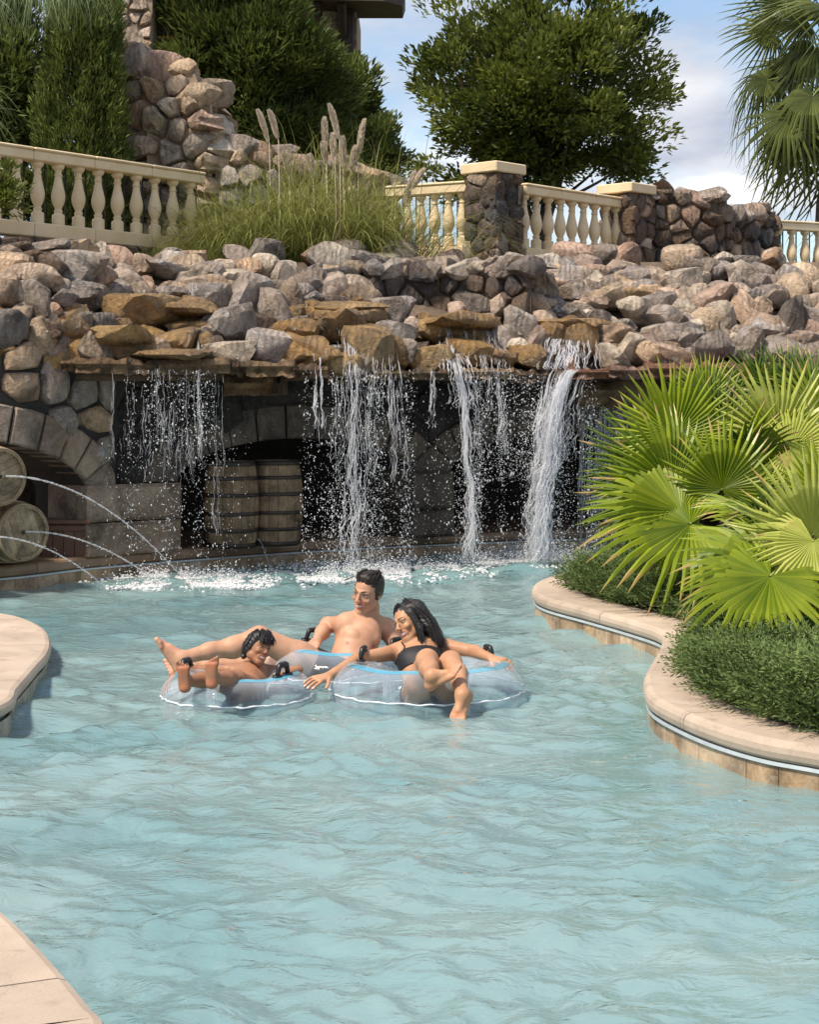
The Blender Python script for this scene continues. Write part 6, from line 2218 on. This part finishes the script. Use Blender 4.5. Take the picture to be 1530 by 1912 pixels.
W.limb([sR, eR], [.047, .035], .03); W.limb([eR, wR], [.036, .023], .02)
W.hand(wR, P(962, 1240, 9.50) - wR, (.15, -.35, 1), .172, side=1, curl=.42, spread=.14)
# leg hanging over the front of the tube
hpL = hipc + np.array([.085, -.06, .0]); kL = P(842, 1236, 9.27); aL = P(864, 1298, 8.94)
W.limb([hpL, (hpL + kL) / 2, kL], [.090, .080, .056], .03)
W.limb([kL, kL * .62 + aL * .38 + np.array([.012, .03, 0]), aL], [.055, .051, .033], .025)
W.foot(aL, unit(np.array([-.30, -.62, -.55])), (-.15, -.55, .80), .225, .082, side=-1)
# crossed leg, sole towards the viewer
hpR = hipc + np.array([-.075, -.06, .01]); kR = P(799, 1232, 9.22); aR = P(806, 1262, 8.98)
kR2 = P(797, 1233, 9.20)
W.limb([hpR, (hpR + kR) / 2, kR], [.090, .080, .057], .03)
W.limb([kR2, kR2 * .5 + aR * .5 + np.array([0, .02, -.01]), aR], [.055, .049, .033], .025)
W.foot(aR, unit(np.array([.86, -.18, .50])), (-.42, -.30, .85), .215, .080, side=-1, toes=.1)
W.hairmat = M_HAIRB
W.finish(M_HAIRB)
def wh(F, T, S):
    F.cone(T(.05, .06, .06), T(.075, .075, -.06), .055 * S, .05 * S, .03)
    F.cone(T(.075, .075, -.06), T(.085, .075, -.17), .05 * S, .028 * S, .03)
    F.cone(T(.03, .085, 0), T(.03, .085, -.14), .055 * S, .035 * S, .03)
    F.cone(T(-.06, .03, .05), T(-.074, .03, -.05), .028 * S, .022 * S, .02)
    F.cone(T(-.074, .03, -.05), T(-.066, .05, -.13), .022 * S, .016 * S, .02)
    F.cone(T(.066, -.02, .05), T(.080, -.008, -.06), .022 * S, .022 * S, .02)
    F.cone(T(.080, -.008, -.06), T(.078, -.03, -.17), .022 * S, .010 * S, .02)
hair_cap(W, M_HAIRB, 'hair', wh, [
    ([(.0, -.03, .122), (.058, -.035, .085), (.083, -.02, .0), (.082, -.03, -.10), (.075, -.05, -.20)], 90, .009, .0020),
    ([(.02, .02, .128), (.075, .03, .09), (.10, .06, -.02), (.11, .07, -.12), (.115, .06, -.22)], 170, .016, .0021),
    ([(-.005, -.03, .122), (-.055, -.03, .085), (-.078, .005, .0), (-.080, .012, -.08), (-.072, .03, -.17)], 90, .008, .0020),
    ([(0, .07, .12), (.03, .115, .05), (.06, .115, -.06), (.09, .10, -.20)], 150, .018, .0021)], 3,
    rad=(.080, .098, .087), ctr=(0, .030, .040), face=((.0, -.112, -.014), (.061, .088, .100)))
sL_w, eL_w, sR_w, eR_w = sL, eL, sR, eR
up_t = BT[:, 2]; rt_t = BT[:, 0]; fr_t = -BT[:, 1]
def bik(X):
    q = X - (ch_ + axT * .01)
    a = q @ up_t; b = q @ rt_t
    top = -.004 + .10 * np.minimum(0, .06 - np.abs(b))
    band = np.maximum(np.maximum(a - top, -a - .125), np.abs(b) - .155)
    def seg(p_, q_):
        d_ = q_ - p_; t_ = np.clip(((X - p_) @ d_) / d_.dot(d_), 0, 1)
        return np.linalg.norm(X - p_ - t_[:, None] * d_, axis=1)
    arm = np.minimum(seg(sL_w, eL_w), seg(sR_w, eR_w)) - .060
    return np.maximum(band, -arm)
clothing(W, 'bikini_top', M_SWIM, bik, .006)
def bikb(X):
    q = X - hipc
    return np.maximum(np.maximum(q @ axT - .06, -(q @ axT) - .16), np.linalg.norm(q, axis=1) - .21)
clothing(W, 'bikini_bottom', M_SWIM, bikb, .005)
def onto(per, q, off):
    """move q along the field gradient onto the skin, off metres outside"""
    for _ in range(14):
        g = np.array([float((per.F.at(q + e) - per.F.at(q - e))[0]) for e in np.eye(3) * .004])
        q = q - unit(g) * (float(per.F.at(q)[0]) - off) * .8
    return q
def hit(per, u, v, y0=8.7, y1=11.0):
    """first skin point seen at pixel (u, v)"""
    for y in np.arange(y0, y1, .004):
        q = P(u, v, y)
        if np.all(q > per.F.lo) and np.all(q < per.F.lo + per.F.h * (per.F.n - 2)) and per.F.at(q)[0] < 0: return q
    return P(u, v, (y0 + y1) / 2)
for ua, va, ub, vb in ((752, 1222, 757, 1208), (812, 1222, 818, 1206)):
    a_, b_ = hit(W, ua, va, 9.5), hit(W, ub, vb, 9.6)
    pts = [onto(W, a_ * (1 - t) + b_ * t, .003) for t in np.linspace(-.1, 1, 8)] + [onto(W, b_ + np.array([.004, .05, .012]), .003)]
    MB().tube(pts, .0042, 6).build('bikini_strap', M_SWIM, W.root, True)

# ------------------------------------------------------------------ the man
M_ = Person('man with short dark hair leaning back in the clear tube behind, smiling down', SK_M, (-.33, 10.4, 0), (-1.62, 9.78, -.3), (.12, 10.95, .78))
hip = P(650, 1268, 10.42); bel = P(658, 1225, 10.52); chs = P(668, 1188, 10.60); nbm = P(684, 1153, 10.66)
M_.limb([hip, bel, chs], [.135, .112, .120], .06)
axM = unit(nbm - hip); BM = basis((-.48, -.80, .2), axM)
M_.F.ell(chs + axM * .01, (.150, .100, .130), BM, .05)
M_.F.ell(hip, (.165, .125, .13), BM, .05)
sL = P(648, 1164, 10.58); sR = P(722, 1174, 10.74)
M_.F.cone(sL, nbm + np.array([0, 0, .005]), .052, .052, .05); M_.F.cone(sR, nbm + np.array([0, 0, .005]), .054, .052, .05)
M_.F.ell(sL, (.062, .062, .060), None, .03); M_.F.ell(sR, (.064, .064, .062), None, .03)
for cx in (P(652, 1187, 10.50), P(690, 1192, 10.55)):
    M_.F.ell(cx, (.066, .036, .050), BM, .018)
M_.F.cone(nbm + np.array([-.02, -.05, -.015]), sL + np.array([.02, -.03, .03]), .012, .012, .02)
M_.F.cone(nbm + np.array([.02, -.05, -.02]), sR + np.array([-.03, -.04, .025]), .012, .012, .02)
hd = P(686, 1106, 10.60)
M_.limb([nbm + np.array([0, .01, -.03]), nbm * .4 + hd * .6 + np.array([.02, .02, -.03])], [.066, .058], .03)
M_.head(hd, (-.50, -.82, -.20), (.16, -.1, .97), 1.06, 0.0)
eL = P(612, 1166, 10.72); wL = P(592, 1196, 10.50)
M_.limb([sL, eL], [.055, .044], .03); M_.limb([eL, (eL + wL) / 2, wL], [.046, .044, .030], .02)
M_.hand(wL, np.array([-.25, -.55, -.45]), (-.2, -.55, .8), .185, side=1, curl=.75, spread=.06, r=.0098)
eR = P(744, 1212, 10.62); wR = P(716, 1222, 10.35)
M_.limb([sR, eR], [.056, .046], .03); M_.limb([eR, wR], [.046, .031], .02)
M_.hand(wR, np.array([-.6, -.4, -.1]), (0, -.3, .9), .185, side=-1, curl=.7, spread=.06, r=.0098)
h1 = P(632, 1264, 10.32); k1 = P(484, 1190, 10.18); a1 = P(341, 1229, 10.02)
M_.limb([h1, (h1 + k1) / 2, k1], [.105, .088, .062], .04)
M_.limb([k1, k1 * .66 + a1 * .34 + np.array([0, .0, -.018]), k1 * .35 + a1 * .65, a1], [.062, .060, .046, .037], .03)
M_.foot(a1, unit(np.array([-.50, -.06, .80])), (.70, -.15, .60), .262, .094, side=-1, toes=.15)
h2 = P(655, 1268, 10.50); k2_ = P(505, 1240, 10.42); a2 = P(362, 1247, 10.26)
M_.limb([h2, (h2 + k2_) / 2, k2_], [.105, .088, .062], .04)
M_.limb([k2_, k2_ * .66 + a2 * .34, a2], [.060, .058, .036], .03)
M_.foot(a2, unit(np.array([-.93, -.15, .22])), (.1, -.75, .65), .255, .092, side=1, toes=.1)
M_.spots += [(hit(M_, 649, 1201, 10.0), .017, (.55, .36, .34)), (hit(M_, 697, 1206, 10.0), .017, (.55, .36, .34))]
M_.hairmat = M_HAIR
M_.finish(M_HAIR)
def mh(F, T, S):
    F.cone(T(-.03, -.036, .098), T(.03, -.038, .100), .022 * S, .024 * S, .02)
    F.cone(T(-.04, -.012, .096), T(.036, -.008, .100), .026 * S, .028 * S, .02)
    F.ell(T(0, .030, .002), np.array([.0775, .086, .072]) * S, None, .015)
    F.cone(T(-.068, -.012, .03), T(-.069, -.006, -.02), .012 * S, .008 * S, .008)
    F.cone(T(.068, -.012, .03), T(.069, -.006, -.02), .012 * S, .008 * S, .008)
hair_cap(M_, M_HAIR, 'hair', mh, [
    ([(-.03, .03, .122), (-.03, -.03, .124), (-.032, -.062, .102)], 46, .010, .0018),
    ([(.03, .03, .124), (.035, -.03, .124), (.03, -.060, .104)], 46, .010, .0018),
    ([(.02, .08, .112), (.05, .04, .112), (.068, -.02, .085)], 46, .010, .0018),
    ([(-.05, -.06, .105), (-.070, -.085, .095), (-.083, -.105, .086), (-.076, -.116, .092)], 4, .002, .0022)], 5,
    rad=(.0775, .096, .084), ctr=(0, .028, .040), face=((0, -.112, -.030), (.066, .082, .105)))
def shorts(X):
    r = np.full(len(X), 1.0)
    for h_, k_ in ((h1, k1), (h2, k2_)):
        d = unit(k_ - h_); L = np.linalg.norm(k_ - h_)
        t = (X - h_) @ d
        rad_ = np.linalg.norm(X - h_ - t[:, None] * d, axis=1) - .14
        r = np.minimum(r, np.maximum(np.maximum(t - L * .36, -t - .2), rad_))
    q = (X - hip) @ axM
    return np.maximum(np.minimum(r, np.linalg.norm(X - hip, axis=1) - .22), q - .05)
clothing(M_, 'swim_shorts', M_SWIM, shorts, .009)

# ------------------------------------------------------------------ the boy
B_ = Person('boy with wet dark hair grinning in the small clear tube, soles up', SK_B, tuple(np.array(TB['c']) * np.array([1, 1, 0])), (-1.46, 8.86, -.25), (-.5, 9.95, .55), .004)
hip = P(455, 1294, 9.50); chs = P(468, 1264, 9.62); nbm = P(478, 1247, 9.70)
B_.limb([hip, (hip + chs) / 2, chs], [.10, .085, .082], .04)
axB = unit(nbm - hip); BB = basis((-.05, -.85, .5), axB)
B_.F.ell(chs, (.105, .068, .085), BB, .03)
sL = P(430, 1251, 9.68); sR = P(513, 1254, 9.70)
B_.F.cone(sL, nbm, .032, .034, .03); B_.F.cone(sR, nbm, .032, .034, .03)
hd = P(482, 1211, 9.62)
B_.limb([nbm + np.array([0, .01, -.02]), nbm * .4 + hd * .6 + np.array([0, .015, -.01])], [.033, .030], .012)
B_.head(hd, (.62, -.76, .02), (.42, .08, .90), .80, .6)
eL = P(362, 1251, 9.66); wL = P(322, 1264, 9.48)
B_.limb([sL, eL], [.031, .025], .02); B_.limb([eL, wL], [.026, .018], .015)
B_.hand(wL, P(303, 1290, 9.40) - wL, (-.7, -.2, .6), .13, side=1, curl=.3, spread=.12, r=.0088)
eR = P(556, 1252, 9.62); wR = P(536, 1259, 9.47)
B_.limb([sR, eR], [.031, .026], .02); B_.limb([eR, wR], [.027, .019], .015)
B_.hand(wR, np.array([-.55, -.5, .05]), (.1, -.3, .9), .125, side=-1, curl=.7, spread=.05, r=.0085)
for (hh, kk, aa, fd) in ((P(440, 1284, 9.46), P(398, 1268, 9.27), P(345, 1272, 9.06), (-.06, -.10, 1.0)), (P(470, 1286, 9.46), P(442, 1268, 9.25), P(396, 1265, 9.04), (.0, -.08, 1.0))):
    B_.limb([hh, kk], [.064, .047], .03)
    B_.limb([kk, kk * .6 + aa * .4, aa], [.045, .041, .027], .02)
    B_.foot(aa + np.array([0, .02, -.004]), fd, (0, 1, .12), .172, .066, side=1 if hh[0] < -.93 else -1, toes=.05)
B_.spots += [(hit(B_, 450, 1266, 9.2), .012, (.55, .4, .4)), (hit(B_, 488, 1268, 9.2), .012, (.55, .4, .4))]
B_.hairmat = M_HAIRB
B_.finish(M_HAIRB)
def bh(F, T, S):
    F.cone(T(-.055, -.02, .07), T(-.07, .02, -.035), .028 * S, .024 * S, .02)
    F.cone(T(-.04, .07, .0), T(-.05, .065, -.075), .04 * S, .022 * S, .02)
    F.cone(T(.055, -.01, .07), T(.068, .02, -.01), .026 * S, .02 * S, .02)
hair_cap(B_, M_HAIRB, 'hair', bh, [
    ([(-.02, .0, .128), (-.03, -.06, .110), (-.045, -.092, .06), (-.050, -.090, .035)], 70, .010, .0022),
    ([(.02, .0, .128), (.015, -.06, .115), (.0, -.100, .075), (-.008, -.104, .045)], 80, .011, .0022),
    ([(.04, .0, .12), (.04, -.05, .108), (.036, -.092, .07), (.036, -.092, .045)], 60, .008, .0022),
    ([(-.04, .02, .12), (-.075, .0, .07), (-.084, .01, .0), (-.078, .03, -.06)], 80, .009, .0022)], 7, .0045,
    rad=(.080, .096, .087), ctr=(0, .026, .040), face=((.0, -.108, -.034), (.062, .078, .098)))

# ------------------------------------------------------------------ clear inflatable tubes
def vinyl(name, tint, dens, bumpy=.35):
    m, nt, b = nodes_of(name)
    b.inputs['Base Color'].default_value = (*tint, 1)
    b.inputs['Roughness'].default_value = .12
    b.inputs['Specular IOR Level'].default_value = .6
    b.inputs['Coat Weight'].default_value = 1.0
    b.inputs['Coat Roughness'].default_value = .06
    p = wpos(nt)
    n1 = noise_node(nt, p, 7, 3, .5, .6)
    bump(nt, b, n1, bumpy, .05)
    tr = N(nt, 'ShaderNodeBsdfTransparent'); tr.inputs[0].default_value = (.93, .96, .985, 1)
    lw = N(nt, 'ShaderNodeLayerWeight', Blend=.35)
    ad = nt.nodes.new('ShaderNodeMath'); ad.operation = 'MULTIPLY_ADD'; ad.inputs[1].default_value = .55; ad.inputs[2].default_value = dens
    ad.use_clamp = True
    nt.links.new(lw.outputs['Facing'], ad.inputs[0])
    mx = nt.nodes.new('ShaderNodeMixShader')
    nt.links.new(ad.outputs[0], mx.inputs[0])
    nt.links.new(tr.outputs[0], mx.inputs[1]); nt.links.new(b.outputs[0], mx.inputs[2])
    nt.links.new(mx.outputs[0], nt.nodes['Material Output'].inputs[0])
    return m
M_VINYL = vinyl('clear_vinyl', (.70, .77, .86), .06)
M_BLUE = vinyl('blue_print', (.10, .45, .62), .42, .2)
M_SEAM = vinyl('weld_seam', (.85, .88, .92), .8, .1)
M_RUB = plain_mat('black_rubber', (.012, .012, .013), (.02, .02, .021), rough=.35, bstr=.1)

def swim_tube(label, T_, handles, seed, stripe=.55):
    c = np.array(T_['c']); Rr, r = T_['R'], T_['r']
    rs = np.random.default_rng(seed)
    root = empty('swim_tube', tuple(c)); tag(root, label, 'swim tube', 'clear inflatable tubes')
    nu, nv_ = 144, 36
    ph = rs.uniform(0, 6.28, 6)
    def pos(a, b, extra=0.0):
        # pleats gather where the welded seam holds the vinyl
        seam = math.exp(-(abs(math.sin(b / 2)) / .30) ** 2)
        inner = math.exp(-((abs(b) - math.pi) / .55) ** 2)
        pl = .0050 * math.sin(a * 31 + ph[0] + 1.3 * math.sin(a * 5)) + .0032 * math.sin(a * 53 + ph[1])
        rr = r + extra + pl * (.9 * seam + 1.5 * inner) + .004 * math.sin(a * 7 + ph[2]) - .010 * math.exp(-(b / .10) ** 2)
        return c + np.array([(Rr + rr * math.cos(b)) * math.cos(a), (Rr + rr * math.cos(b)) * math.sin(a), rr * .96 * math.sin(b)])
    V = [pos(2 * math.pi * i / nu, -math.pi + 2 * math.pi * j / nv_) for i in range(nu) for j in range(nv_)]
    F = [[i * nv_ + j, ((i + 1) % nu) * nv_ + j, ((i + 1) % nu) * nv_ + (j + 1) % nv_, i * nv_ + (j + 1) % nv_] for i in range(nu) for j in range(nv_)]
    ring = build('ring', V, np.array(F), M_VINYL, root, True)
    pts = [pos(2 * math.pi * i / 150, .02 * math.sin(i * .9) + .015 * math.sin(i * .37)) + np.array([math.cos(2 * math.pi * i / 150), math.sin(2 * math.pi * i / 150), 0]) * .006 for i in range(151)]
    MB().tube(pts, .0045 + .0012 * np.sin(np.arange(151) * 1.7), 6, False).build('weld_seam', M_SEAM, ring, True)
    # printed band near the inner top edge
    V = []; F = []
    nb_ = 120
    for i in range(nb_ + 1):
        a = 2 * math.pi * i / nb_
        for b in (stripe + .62, stripe + .76, stripe + .90):
            V.append(pos(a, b, .0025))
    for i in range(nb_):
        for k in range(2): F.append([3 * i + k, 3 * i + 3 + k, 3 * i + 4 + k, 3 * i + 1 + k])
    build('printed_band', V, F, M_BLUE, ring, True)
    for (a, b, L, hgt) in handles:
        q = pos(a, b); nrm = unit(pos(a, b, .05) - q)
        tg = np.array([-math.sin(a), math.cos(a), 0])
        pts = []
        for t in np.linspace(0, 1, 15):
            x = -math.cos(t * math.pi); y = min(1, 1.55 * math.sin(t * math.pi))
            pts.append(q + tg * L / 2 * x * (.80 + .2 * (1 - y)) + nrm * (hgt * y - .004))
        hd_ = MB().tube(pts, .0125 + .004 * np.sin(np.linspace(0, 1, 15) * math.pi), 8)
        ho = hd_.build('handle', M_RUB, root, True)
        bs = MB()
        for sgn in (-1, 1):
            cc = q + tg * L / 2 * sgn * .95
            e = [cc + tg * .036 * math.cos(k / 14 * 6.283) + np.cross(nrm, tg) * .026 * math.sin(k / 14 * 6.283) for k in range(14)]
            bs.add([p_ + nrm * .005 for p_ in e] + [p_ - nrm * .008 for p_ in e], [list(range(14)), [27 - k for k in range(14)]] + [[k, 14 + k, 14 + (k + 1) % 14, (k + 1) % 14] for k in range(14)])
        bs.build('handle_patch', M_RUB, ho, True)
    return root
swim_tube('large clear swim tube carrying the woman, nearest the camera', TW, [(R(168), R(98), .10, .062), (R(22), R(95), .10, .062)], 1)
swim_tube('small clear swim tube carrying the boy', TB, [(R(-28), R(88), .105, .06), (R(158), R(80), .10, .055)], 2)
swim_tube('clear swim tube carrying the man, partly hidden behind the others', TM, [(R(-42), R(105), .11, .065), (R(140), R(100), .10, .06)], 3)
